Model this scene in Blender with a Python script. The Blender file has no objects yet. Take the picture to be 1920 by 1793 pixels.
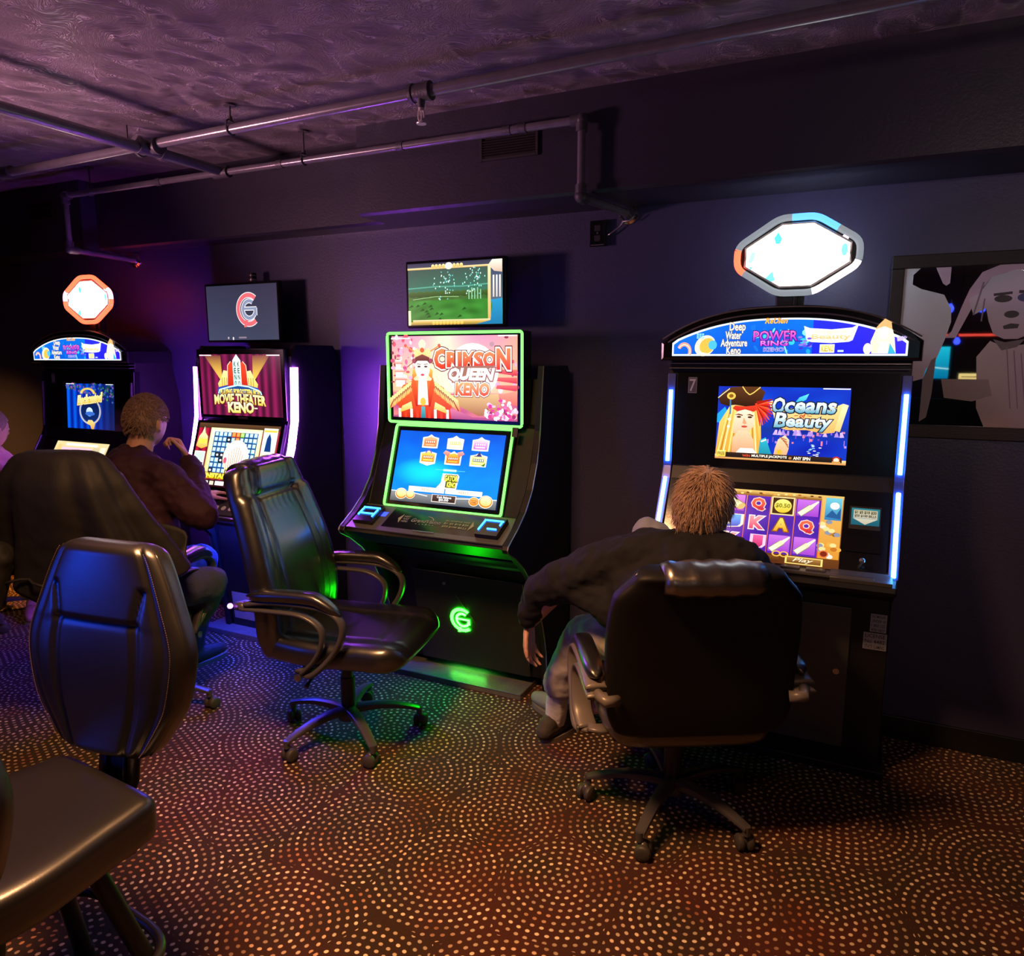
import bpy, bmesh, math, random
from mathutils import Vector, Matrix
from mathutils.geometry import tessellate_polygon
from math import sin, cos, pi, sqrt, atan2, radians
random.seed(7)
SC = bpy.context.scene
COL = SC.collection
D = bpy.data

# ------------------------------------------------------------------ camera
cam_d = D.cameras.new('camera'); cam = D.objects.new('camera', cam_d); COL.objects.link(cam)
cam.location = (0, 0, 1.6)
cam.rotation_euler = (radians(90 - 9.4284), 0, radians(25.7547))
cam_d.sensor_fit = 'HORIZONTAL'; cam_d.sensor_width = 36.0
cam_d.lens = 1370.0 / 1920.0 * 36.0
cam_d.clip_start = 0.02
SC.camera = cam
SC.view_settings.view_transform = 'Standard'
SC.view_settings.look = 'None'
SC.view_settings.gamma = 1.0
SC.view_settings.use_curve_mapping = False
SC.view_settings.exposure = 0.0

# ------------------------------------------------------------------ world and lamps
w = D.worlds.new('world'); SC.world = w; w.use_nodes = True
w.node_tree.nodes['Background'].inputs[0].default_value = (0.010, 0.005, 0.006, 1)
w.node_tree.nodes['Background'].inputs[1].default_value = 0.3

def area(name, loc, target, size, col, power, size_y=None, spread=180):
    l = D.lights.new(name, 'AREA'); l.energy = power; l.color = col
    l.shape = 'RECTANGLE' if size_y else 'DISK'; l.size = size
    if size_y: l.size_y = size_y
    l.spread = radians(spread)
    o = D.objects.new(name, l); COL.objects.link(o); o.location = loc
    d = Vector(target) - Vector(loc)
    o.rotation_euler = d.to_track_quat('-Z', 'Y').to_euler()
    return o
area('assumed_warm_lamp', (-1.30, 1.00, 2.62), (-1.20, 1.30, 0), 0.45, (1.0, 0.48, 0.20), 56, spread=125)  # assumed overhead lamp above the view, inferred from floor light and chair shadows
area('assumed_warm_lamp', (0.35, 0.45, 2.62), (0.15, 0.75, 0), 0.16, (1.0, 0.42, 0.16), 3, spread=100)  # second, weaker assumed lamp that keeps the carpet at right faintly lit
area('assumed_amber_lamp', (-6.1, 2.1, 2.50), (-5.75, 2.75, 0.0), 0.16, (1.0, 0.40, 0.05), 26, spread=70)  # assumed lamp beyond the left edge, inferred from the orange-lit floor there
area('blue_stool_fill', (-3.3, -0.55, 1.22), (-1.6, 1.1, 0.95), 0.60, (0.004, 0.07, 1.0), 1.7, size_y=0.55, spread=70)  # bare light added for the blue reflection on the stool; no machine is here
area('pink_ceiling_fill', (-4.1, 0.9, 1.75), (-2.9, 1.9, 2.66), 0.4, (1.0, 0.46, 0.62), 17, size_y=0.3, spread=80)  # added fill lamp that brightens the ceiling in pink; no sign stands here
area('mirror_fill_lamp', (1.5, -2.6, 2.3), (0.45, 3.3, 1.65), 0.5, (1.0, 0.72, 0.66), 1.3, size_y=0.3, spread=36)  # added lamp aimed at the mirror to brighten its etching; no bar fitting modelled

# ------------------------------------------------------------------ materials
def lin(c):
    if isinstance(c, str):
        c = c.lstrip('#'); c = c if len(c) == 6 else ''.join(q * 2 for q in c); c = tuple(int(c[i:i + 2], 16) / 255 for i in (0, 2, 4))
    return tuple((v / 12.92 if v <= 0.04045 else ((v + 0.055) / 1.055) ** 2.4) for v in c[:3])

def bsdf_of(m): return m.node_tree.nodes['Principled BSDF']
def mat(name, col, rough=0.5, metal=0.0, bump=0.0, bscale=200, coat=0.0, vary=0.0, vscale=6, spec=0.5, sheen=0.0, stretch=None, detail=4):
    m = D.materials.new(name); m.use_nodes = True
    nt = m.node_tree; b = bsdf_of(m); N = nt.nodes; L = nt.links
    b.inputs['Base Color'].default_value = (*col, 1); b.inputs['Roughness'].default_value = rough
    b.inputs['Metallic'].default_value = metal; b.inputs['Coat Weight'].default_value = coat; b.inputs['Coat Roughness'].default_value = .28
    b.inputs['Specular IOR Level'].default_value = spec
    if sheen: b.inputs['Sheen Weight'].default_value = sheen
    tc = N.new('ShaderNodeTexCoord')
    src = tc.outputs['Object']
    if stretch:
        mp = N.new('ShaderNodeMapping'); mp.inputs['Scale'].default_value = stretch
        L.new(src, mp.inputs['Vector']); src = mp.outputs['Vector']
    if vary:
        n = N.new('ShaderNodeTexNoise'); n.inputs['Scale'].default_value = vscale; n.inputs['Detail'].default_value = 5
        L.new(src, n.inputs['Vector'])
        mx = N.new('ShaderNodeMix'); mx.data_type = 'RGBA'
        mx.inputs[6].default_value = (*[c * (1 - vary) for c in col], 1)
        mx.inputs[7].default_value = (*[min(1, c * (1 + vary)) for c in col], 1)
        L.new(n.outputs['Fac'], mx.inputs[0]); L.new(mx.outputs[2], b.inputs['Base Color'])
    if bump:
        n = N.new('ShaderNodeTexNoise'); n.inputs['Scale'].default_value = bscale; n.inputs['Detail'].default_value = detail
        L.new(src, n.inputs['Vector'])
        bp = N.new('ShaderNodeBump'); bp.inputs['Strength'].default_value = bump; bp.inputs['Distance'].default_value = 0.01
        L.new(n.outputs['Fac'], bp.inputs['Height']); L.new(bp.outputs['Normal'], b.inputs['Normal'])
    return m
def emit(name, col, strength):
    m = D.materials.new(name); m.use_nodes = True; b = bsdf_of(m)
    b.inputs['Base Color'].default_value = (*[c * .3 for c in col], 1); b.inputs['Roughness'].default_value = .4
    b.inputs['Emission Color'].default_value = (*col, 1); b.inputs['Emission Strength'].default_value = strength
    n = m.node_tree.nodes.new('ShaderNodeTexNoise'); n.inputs['Scale'].default_value = 30
    r = m.node_tree.nodes.new('ShaderNodeMapRange'); r.inputs['To Min'].default_value = strength * .95; r.inputs['To Max'].default_value = strength * 1.05
    m.node_tree.links.new(n.outputs['Fac'], r.inputs['Value']); m.node_tree.links.new(r.outputs['Result'], b.inputs['Emission Strength'])
    return m
def picture(name, strength, glossy=True):
    """screen or printed graphic: reads the corner colours; strength 0 = plain print"""
    m = D.materials.new(name); m.use_nodes = True; b = bsdf_of(m); nt = m.node_tree
    a = nt.nodes.new('ShaderNodeVertexColor'); a.layer_name = 'Col'
    if strength > 0:
        b.inputs['Base Color'].default_value = (0.01, 0.01, 0.01, 1)
        nt.links.new(a.outputs['Color'], b.inputs['Emission Color']); b.inputs['Emission Strength'].default_value = strength
        b.inputs['Roughness'].default_value = 0.25
    else:
        nt.links.new(a.outputs['Color'], b.inputs['Base Color']); b.inputs['Roughness'].default_value = 0.5
    return m

def lacquer(m, w, ior, r):
    b = bsdf_of(m); b.inputs['Coat Weight'].default_value = w; b.inputs['Coat IOR'].default_value = ior; b.inputs['Coat Roughness'].default_value = r; return m
M = dict(
    leather=lacquer(mat('black_leather', (0.006, 0.0055, 0.005), 0.40, bump=0.08, bscale=260, spec=.5, vary=.3, vscale=9), .85, 1.85, .27),
    leather_back=mat('matte_chair_back', (0.006, 0.0055, 0.006), 0.55, bump=0.06, bscale=260, spec=.22),
    leather_gloss=lacquer(mat('worn_shiny_leather', (0.012, 0.010, 0.008), 0.35, bump=0.12, bscale=120, spec=1.0), 1.0, 2.3, .30),
    leather_fg=mat('black_vinyl', (0.008, 0.007, 0.007), 0.34, bump=0.05, bscale=420, spec=.9, coat=.3, vary=.25, vscale=7),
    stitch=mat('tan_stitching', (0.12, 0.075, 0.04), 0.8, bump=.1, bscale=500),
    plastic=mat('dark_grey_plastic', (0.055, 0.052, 0.056), 0.36, bump=0.04, bscale=300, spec=0.5),
    grey=mat('grey_arm_plastic', (0.13, 0.115, 0.105), 0.34, bump=0.03, bscale=300, spec=0.5),
    black=mat('black_plastic', (0.008, 0.008, 0.009), 0.45, bump=0.03, bscale=300),
    gloss=mat('gloss_black_plastic', (0.006, 0.006, 0.007), 0.16, bump=0.01, bscale=80),
    cabinet=mat('black_cabinet_laminate', (0.008, 0.008, 0.010), 0.45, bump=0.05, bscale=220, vary=.3, spec=.3),
    panel=mat('charcoal_panel', (0.05, 0.05, 0.052), 0.42, bump=0.05, bscale=260, vary=.2),
    door8=mat('dark_door_laminate', (0.020, 0.022, 0.020), 0.5, bump=.05, bscale=240, spec=.3),
    deck=mat('satin_console', (0.075, 0.075, 0.08), 0.3, bump=0.02, bscale=160),
    basewood=mat('dark_painted_base', (0.12, 0.12, 0.115), 0.34, bump=0.25, bscale=60, vary=.4, vscale=14),
    metal=mat('brushed_metal', (0.45, 0.44, 0.43), 0.3, metal=1, bump=0.04, bscale=150),
    chrome=mat('chrome', (0.8, 0.8, 0.82), 0.10, metal=1, bump=0.005, bscale=60),
    blackmetal=mat('black_steel', (0.014, 0.012, 0.012), 0.38, bump=0.06, bscale=180, spec=.5),
    pipe=mat('painted_pipe', (0.13, 0.12, 0.13), 0.24, spec=.9, bump=0.05, bscale=70, vary=.3, vscale=20),
    castiron=mat('painted_fitting', (0.07, 0.065, 0.07), 0.45, bump=0.2, bscale=90),
    brass=mat('frosted_nozzle', (0.75, 0.68, 0.62), 0.35, metal=.6, bump=.03),
    vent=mat('black_vent', (0.012, 0.009, 0.009), 0.7, bump=.05),
    wheel=mat('caster_nylon', (0.045, 0.040, 0.038), 0.55, bump=0.1, bscale=120),
    jacket=mat('charcoal_jacket', (0.010, 0.010, 0.0125), 0.9, bump=0.45, bscale=18, vary=.35, vscale=5, spec=.25),
    coat=mat('black_nylon_coat', (0.011, 0.0105, 0.010), 0.70, bump=0.5, bscale=14, vary=.35, vscale=8, stretch=(1, 1, .45)),
    maroon=mat('maroon_velour', (0.019, 0.0004, 0.008), 0.8, bump=0.35, bscale=16, vary=.4, vscale=6),
    jeans=mat('blue_denim', (0.030, 0.040, 0.085), 0.85, bump=0.3, bscale=120, vary=.3, vscale=15),
    khaki=mat('grey_khaki', (0.36, 0.33, 0.31), 0.9, bump=0.3, bscale=25, vary=.15, vscale=9),
    pink=mat('pink_knit', (0.62, 0.34, 0.30), 0.9, bump=0.5, bscale=45, vary=.25, vscale=22),
    purple=mat('mauve_suede', (0.34, 0.15, 0.24), 0.8, bump=0.2, bscale=60, vary=.2),
    orange=mat('rust_shirt', (0.55, 0.19, 0.06), 0.85, bump=0.3, bscale=30, vary=.25),
    hood=mat('pale_grey_fleece', (0.20, 0.22, 0.30), 0.9, bump=0.3, bscale=40, vary=.1),
    sock=mat('white_sock', (0.68, 0.68, 0.68), 0.95, bump=0.4, bscale=90),
    shoe=mat('dark_suede_shoe', (0.045, 0.038, 0.033), 0.8, bump=0.3, bscale=80, vary=.3),
    greenshoe=mat('grey_trainer', (0.20, 0.21, 0.19), 0.8, bump=0.3, bscale=80, vary=.3),
    sole=mat('rubber_sole', (0.16, 0.13, 0.11), 0.7, bump=0.2, bscale=100),
    skin=mat('skin', (0.50, 0.27, 0.20), 0.55, bump=0.12, bscale=70, vary=.18, vscale=14),
    hair7=mat('faded_ginger_hair', (0.44, 0.28, 0.18), 0.55, bump=.2, bscale=90, vary=.35, vscale=30),
    hair9=mat('short_grey_brown_hair', (0.24, 0.15, 0.11), 0.7, bump=.4, bscale=220, vary=.3, vscale=60),
    eye=mat('eye', (0.5, 0.5, 0.5), 0.2, bump=.01),
    paper=mat('white_paper', (0.6, 0.6, 0.62), 0.7, bump=.05),
    frost=mat('frosted_etching', (0.42, 0.29, 0.31), 0.75, bump=.05, bscale=300),
    frame=mat('dark_wood_frame', (0.020, 0.010, 0.009), 0.5, bump=.2, bscale=40, stretch=(1, 1, 8)),
    scr_hi=picture('screen_bright', 1.4), scr=picture('screen', 1.25), scr_dim=picture('screen_dim', .7),
    sign=picture('backlit_sign', 7.0), prnt=picture('printed_graphic', 0),
    em_white=emit('white_backlight', (1, .93, .82), 6.0),
    em_blue=emit('blue_tube', (0.07, 0.36, 1.0), 22.0),
    em_bluecap=emit('blue_reader', (0.02, 0.20, 1.0), 9.0),
    em_green=emit('green_led', (0.16, 1.0, 0.12), 2.5),
    em_logo=emit('green_logo', (0.30, 1.0, 0.30), 5.0),
    em_purple=emit('purple_led', (0.42, 0.075, 1.0), 130.0),
    em_violet=emit('violet_underglow', (0.03, 0.05, 1.0), 160.0),
    em_red=emit('red_neon', (1.0, 0.07, 0.03), 5.0),
    em_pink=emit('pink_neon', (1.0, 0.25, 0.5), 5.0),
    em_bulb=emit('blue_bulb', (0.03, 0.06, 1.0), 3.0),
    em_ringdim=emit('dim_led_ring', (0.5, 0.56, 0.62), 0.55),
    em_ringblue=emit('blue_led_ring', (0.10, 0.38, 0.95), 2.2),
    rail=mat('blue_halo_rail', (0.05, 0.07, 0.30), 0.35, bump=.01),  # blue put into the rail colour stands in for the tubes' halo
    em_halo=emit('sign_back_halo', (0.75, 0.85, 1.0), 40.0), em_halored=emit('red_back_halo', (1.0, 0.05, 0.03), 14.0),
    em_dot=emit('violet_glow_dot', (0.55, 0.12, 1.0), 8.0),
)

# ------------------------------------------------------------------ object helpers
def link(name, me, m=None, parent=None, smooth=False):
    o = D.objects.new(name, me); COL.objects.link(o)
    if m is not None: me.materials.append(m)
    if parent is not None: o.parent = parent
    if smooth:
        for p in me.polygons: p.use_smooth = True
    return o
def thing(name, label, cat, loc=(0, 0, 0), rz=0, group=None):
    o = D.objects.new(name, None); COL.objects.link(o); o.location = loc; o.rotation_euler = (0, 0, rz)
    o.empty_display_size = .05
    return tag(o, label, cat, group)
def tag(o, label, cat, group=None):
    o['label'] = label; o['category'] = cat
    if group: o['group'] = group
    return o
def struct(o): o['kind'] = 'structure'; return o

class MB:
    def __init__(s): s.bm = bmesh.new()
    def box(s, x0, x1, y0, y1, z0, z1, bev=0.0, M=None):
        v = [s.bm.verts.new(p) for p in ((x0, y0, z0), (x1, y0, z0), (x1, y1, z0), (x0, y1, z0), (x0, y0, z1), (x1, y0, z1), (x1, y1, z1), (x0, y1, z1))]
        f = [s.bm.faces.new([v[i] for i in q]) for q in ((3, 2, 1, 0), (4, 5, 6, 7), (0, 1, 5, 4), (1, 2, 6, 5), (2, 3, 7, 6), (3, 0, 4, 7))]
        if bev:
            es = list({e for q in f for e in q.edges})
            r = bmesh.ops.bevel(s.bm, geom=es, offset=bev, segments=2, affect='EDGES', profile=.5)
            v = list({vv for q in r['faces'] for vv in q.verts} | {x for x in v if x.is_valid})
        if M is not None: bmesh.ops.transform(s.bm, matrix=M, verts=v)
        return s
    def prism(s, pts, a, b, axis='x', bev=0.0):
        """closed outline extruded between a and b along an axis; pts are the two other coordinates in xyz order"""
        def P(p, t):
            return (t, p[0], p[1]) if axis == 'x' else ((p[0], t, p[1]) if axis == 'y' else (p[0], p[1], t))
        v0 = [s.bm.verts.new(P(p, a)) for p in pts]; v1 = [s.bm.verts.new(P(p, b)) for p in pts]
        n = len(pts); fs = []
        c0 = s.bm.faces.new(v0[::-1]); c1 = s.bm.faces.new(v1)
        for i in range(n): fs.append(s.bm.faces.new((v0[i], v0[(i + 1) % n], v1[(i + 1) % n], v1[i])))
        if bev:
            es = [e for e in list(c0.edges) + list(c1.edges)]
            bmesh.ops.bevel(s.bm, geom=es, offset=bev, segments=2, affect='EDGES', profile=.5)
        return s
    def tube(s, pts, r, n=10, closed=False, sx=1.0, sy=1.0, up=Vector((0, 0, 1)), cap=True):
        pts = [Vector(p) for p in pts]; k = len(pts); rings = []
        rr = r if isinstance(r, (list, tuple)) else [r] * k
        for i, p in enumerate(pts):
            a = pts[i - 1] if (i > 0 or closed) else p
            b = pts[(i + 1) % k] if (i < k - 1 or closed) else p
            t = (b - a)
            if t.length < 1e-9: t = Vector((0, 0, 1))
            t.normalize()
            u = up if abs(t.dot(up)) < .95 else (Vector((1, 0, 0)) if abs(t.x) < .9 else Vector((0, 1, 0)))
            e1 = t.cross(u).normalized(); e2 = e1.cross(t).normalized()
            rings.append([s.bm.verts.new(p + e1 * cos(2 * pi * j / n) * rr[i] * sx + e2 * sin(2 * pi * j / n) * rr[i] * sy) for j in range(n)])
        for i in range(k if closed else k - 1):
            A = rings[i]; B = rings[(i + 1) % k]
            for j in range(n):
                s.bm.faces.new((A[j], A[(j + 1) % n], B[(j + 1) % n], B[j]))
        if cap and not closed:
            s.bm.faces.new(rings[0][::-1]); s.bm.faces.new(rings[-1])
        return s
    def cyl(s, p0, p1, r0, r1=None, n=20):
        return s.tube([p0, p1], [r0, r0 if r1 is None else r1], n)
    def lathe(s, prof, n=24, M=None):
        """prof: (r, z) list around the z axis"""
        rings = []; new = []
        for r, z in prof:
            ring = [s.bm.verts.new((r * cos(2 * pi * j / n), r * sin(2 * pi * j / n), z)) for j in range(n)]
            rings.append(ring); new += ring
        for A, B in zip(rings, rings[1:]):
            for j in range(n): s.bm.faces.new((A[j], A[(j + 1) % n], B[(j + 1) % n], B[j]))
        s.bm.faces.new(rings[0][::-1]); s.bm.faces.new(rings[-1])
        if M is not None: bmesh.ops.transform(s.bm, matrix=M, verts=new)
        return s
    def ell(s, c, r, sub=2, M=None):
        R = bmesh.ops.create_icosphere(s.bm, subdivisions=sub, radius=1.0)
        m = Matrix.Translation(c) @ (M.to_4x4() if M is not None else Matrix.Identity(4)) @ Matrix.Diagonal((*((r, r, r) if not hasattr(r, '__len__') else r), 1))
        bmesh.ops.transform(s.bm, matrix=m, verts=R['verts'])
        return s
    def capsule(s, p0, r0, p1, r1, sub=2):
        t = bmesh.new()
        for p, r in ((p0, r0), (p1, r1)):
            bmesh.ops.create_icosphere(t, subdivisions=sub, radius=r, matrix=Matrix.Translation(p))
        h = bmesh.ops.convex_hull(t, input=t.verts)
        dead = [g for g in h['geom_interior'] if isinstance(g, bmesh.types.BMVert)]
        bmesh.ops.delete(t, geom=dead, context='VERTS')
        me = D.meshes.new('tmp'); t.to_mesh(me); t.free(); s.bm.from_mesh(me); D.meshes.remove(me)
        return s
    def chain(s, pts):
        """pts: (x, y, z, r)"""
        for a, b in zip(pts, pts[1:]): s.capsule(a[:3], a[3], b[:3], b[3])
        return s
    def loft(s, rings, cap=True):
        R = [[s.bm.verts.new(p) for p in ring] for ring in rings]; n = len(R[0])
        for A, B in zip(R, R[1:]):
            for j in range(n): s.bm.faces.new((A[j], A[(j + 1) % n], B[(j + 1) % n], B[j]))
        if cap: s.bm.faces.new(R[0][::-1]); s.bm.faces.new(R[-1])
        return s
    def build(s, name, m, parent=None, smooth=False, auto=None):
        bmesh.ops.recalc_face_normals(s.bm, faces=s.bm.faces)
        me = D.meshes.new(name); s.bm.to_mesh(me); s.bm.free()
        o = link(name, me, m, parent, smooth or auto is not None)
        if auto is not None:
            bm = bmesh.new(); bm.from_mesh(me)
            for e in bm.edges:
                if len(e.link_faces) == 2 and e.calc_face_angle(0) > radians(auto): e.smooth = False
            bm.to_mesh(me); bm.free()
        return o

def baked(o):
    """apply the object's modifiers into its mesh"""
    dg = bpy.context.evaluated_depsgraph_get(); dg.update()
    me = D.meshes.new_from_object(o.evaluated_get(dg), preserve_all_data_layers=True, depsgraph=dg)
    old = o.data; o.modifiers.clear(); o.data = me; me.name = o.name
    if old.users == 0: D.meshes.remove(old)
    return o
TEX = D.textures.new('folds', 'CLOUDS'); TEX.noise_scale = .09; TEX.noise_depth = 2
TEX2 = D.textures.new('fine_folds', 'CLOUDS'); TEX2.noise_scale = .035; TEX2.noise_depth = 1
def blob(mb, name, m, parent, vox=.010, smooth=6, folds=0.0, fine=0.0):
    """fuse the solids of mb into one continuous skin"""
    o = mb.build(name, m, None)
    r = o.modifiers.new('r', 'REMESH'); r.mode = 'VOXEL'; r.voxel_size = vox; r.use_smooth_shade = True
    sm = o.modifiers.new('s', 'SMOOTH'); sm.iterations = smooth; sm.factor = .5
    for t, k in ((TEX, folds), (TEX2, fine)):
        if k:
            d = o.modifiers.new('d', 'DISPLACE'); d.texture = t; d.strength = k; d.mid_level = .5; d.texture_coords = 'LOCAL'
    baked(o)
    for p in o.data.polygons: p.use_smooth = True
    if parent is not None: o.parent = parent
    return o

# ------------------------------------------------------------------ flat pictures (screens, prints)
FONT = {}
def font_tris(txt, bold=0.0, shear=0.0):
    key = (txt, bold, shear)
    if key not in FONT:
        c = D.curves.new('t', 'FONT'); c.body = txt; c.offset = bold; c.shear = shear; c.resolution_u = 2
        o = D.objects.new('t', c); COL.objects.link(o)
        dg = bpy.context.evaluated_depsgraph_get(); dg.update()
        me = D.meshes.new_from_object(o.evaluated_get(dg), depsgraph=dg); me.calc_loop_triangles()
        FONT[key] = ([(v.co.x, v.co.y) for v in me.vertices], [tuple(t.vertices) for t in me.loop_triangles])
        D.objects.remove(o); D.curves.remove(c); D.meshes.remove(me)
    return FONT[key]
class Canvas:
    """2-D artwork in unit coordinates (u right, v up)"""
    def __init__(s, asp=1.6): s.v = []; s.f = []; s.c = []; s.layer = 0; s.asp = asp
    def _add(s, pts, faces, cols):
        b = len(s.v); s.layer += 1
        s.v += [(p[0], p[1], s.layer) for p in pts]
        for f in faces:
            s.f.append(tuple(b + i for i in f)); s.c.append([cols[i] for i in f])
    def rect(s, x0, y0, x1, y1, c, c2=None, horiz=False):
        a = lin(c); b = lin(c2) if c2 else a
        s._add([(x0, y0), (x1, y0), (x1, y1), (x0, y1)], [(0, 1, 2, 3)], [a, b, b, a] if horiz else [a, a, b, b]); return s
    def poly(s, pts, c, c2=None):
        tr = tessellate_polygon([[Vector((p[0] * s.asp, p[1], 0)) for p in pts]])
        a = lin(c)
        if c2:
            b = lin(c2); lo = min(p[1] for p in pts); hi = max(p[1] for p in pts)
            cols = [tuple(a[k] + (b[k] - a[k]) * (p[1] - lo) / max(1e-6, hi - lo) for k in range(3)) for p in pts]
        else: cols = [a] * len(pts)
        s._add(pts, tr, cols); return s
    def ell(s, cx, cy, rx, ry, c, c2=None, a0=0, a1=2 * pi, n=24, rot=0):
        pts = []
        for i in range(n + (0 if a1 - a0 > 6.28 else 1)):
            a = a0 + (a1 - a0) * i / n; x = rx * cos(a) * s.asp; y = ry * sin(a)
            pts.append((cx + (x * cos(rot) - y * sin(rot)) / s.asp, cy + x * sin(rot) + y * cos(rot)))
        return s.poly(pts, c, c2)
    def ring(s, cx, cy, rx, ry, wd, c, a0=0, a1=2 * pi, n=28):
        """arc band of width wd (in v units)"""
        pts = []; fs = []
        for i in range(n + 1):
            a = a0 + (a1 - a0) * i / n
            for k in (0, 1):
                q = 1 - k * wd / ry; pts.append((cx + rx * q * cos(a), cy + ry * q * sin(a)))
            if i: fs.append((2 * i - 2, 2 * i, 2 * i + 1, 2 * i - 1))
        s._add(pts, fs, [lin(c)] * len(pts)); return s
    def line(s, x0, y0, x1, y1, wd, c, c2=None, w2=None):
        dx = (x1 - x0) * s.asp; dy = y1 - y0; l = max(1e-6, sqrt(dx * dx + dy * dy)); nx = -dy / l / s.asp; ny = dx / l
        w2 = wd if w2 is None else w2; a = lin(c); b = lin(c2) if c2 else a
        s._add([(x0 - nx * wd / 2, y0 - ny * wd / 2), (x1 - nx * w2 / 2, y1 - ny * w2 / 2), (x1 + nx * w2 / 2, y1 + ny * w2 / 2), (x0 + nx * wd / 2, y0 + ny * wd / 2)], [(0, 1, 2, 3)], [a, b, b, a]); return s
    def path(s, pts, wd, c):
        for a, b in zip(pts, pts[1:]): s.line(*a, *b, wd, c)
        return s
    def grid(s, fn, nx=48, ny=32, x0=0, y0=0, x1=1, y1=1):
        pts = [(x0 + (x1 - x0) * i / nx, y0 + (y1 - y0) * j / ny) for j in range(ny + 1) for i in range(nx + 1)]
        cols = [lin(tuple(min(1, max(0, q)) for q in fn(*p))) for p in pts]
        fs = [(j * (nx + 1) + i, j * (nx + 1) + i + 1, (j + 1) * (nx + 1) + i + 1, (j + 1) * (nx + 1) + i) for j in range(ny) for i in range(nx)]
        s._add(pts, fs, cols); return s
    def text(s, txt, x0, y0, x1, y1, c, c2=None, bold=0.02, shear=0.0, out=None, ow=0.05, warp=None):
        base, _ = font_tris(txt, 0.0, shear)
        lx = min(p[0] for p in base); hx = max(p[0] for p in base); ly = min(p[1] for p in base); hy = max(p[1] for p in base)
        def put(b, ca, cb):
            vs, tr = font_tris(txt, b, shear); pts = []; cols = []
            for p in vs:
                e = b * 1.5 + .01; p = (min(hx + e, max(lx - e, p[0])), min(hy + e, max(ly - e, p[1])))
                t = (p[1] - ly) / (hy - ly); q = (x0 + (x1 - x0) * (p[0] - lx) / (hx - lx), y0 + (y1 - y0) * t)
                cols.append(tuple(ca[k] + (cb[k] - ca[k]) * min(1, max(0, t)) for k in range(3)))
                pts.append(warp(*q) if warp else q)
            s._add(pts, tr, cols)
        if out:
            for o_, w_ in (out if isinstance(out, list) else [(out, ow)]): put(bold + w_, lin(o_), lin(o_))
        put(bold, lin(c), lin(c2) if c2 else lin(c)); return s
    def build(s, name, m, parent, o, u, v, step=.00002):
        """o = lower-left corner, u / v = full edge vectors"""
        o = Vector(o); u = Vector(u); v = Vector(v); n = u.cross(v).normalized()
        me = D.meshes.new(name); me.from_pydata([tuple(o + u * p[0] + v * p[1] + n * (.0004 + step * p[2])) for p in s.v], [], s.f)
        at = me.color_attributes.new('Col', 'FLOAT_COLOR', 'CORNER')
        flat = []
        for f in s.c:
            for q in f: flat += [*q, 1.0]
        at.data.foreach_set('color', flat)
        me.update()
        return link(name, me, m, parent)
def fb(x, y, s=0):
    return .5 + .5 * sin(x * 12.9 + s) * sin(y * 17.3 + 2.1 * s + 3 * sin(x * 5 + s)) * cos((x - y) * 9.7 + s)
def mixc(a, b, t): return tuple(a[k] + (b[k] - a[k]) * t for k in range(3))
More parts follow.
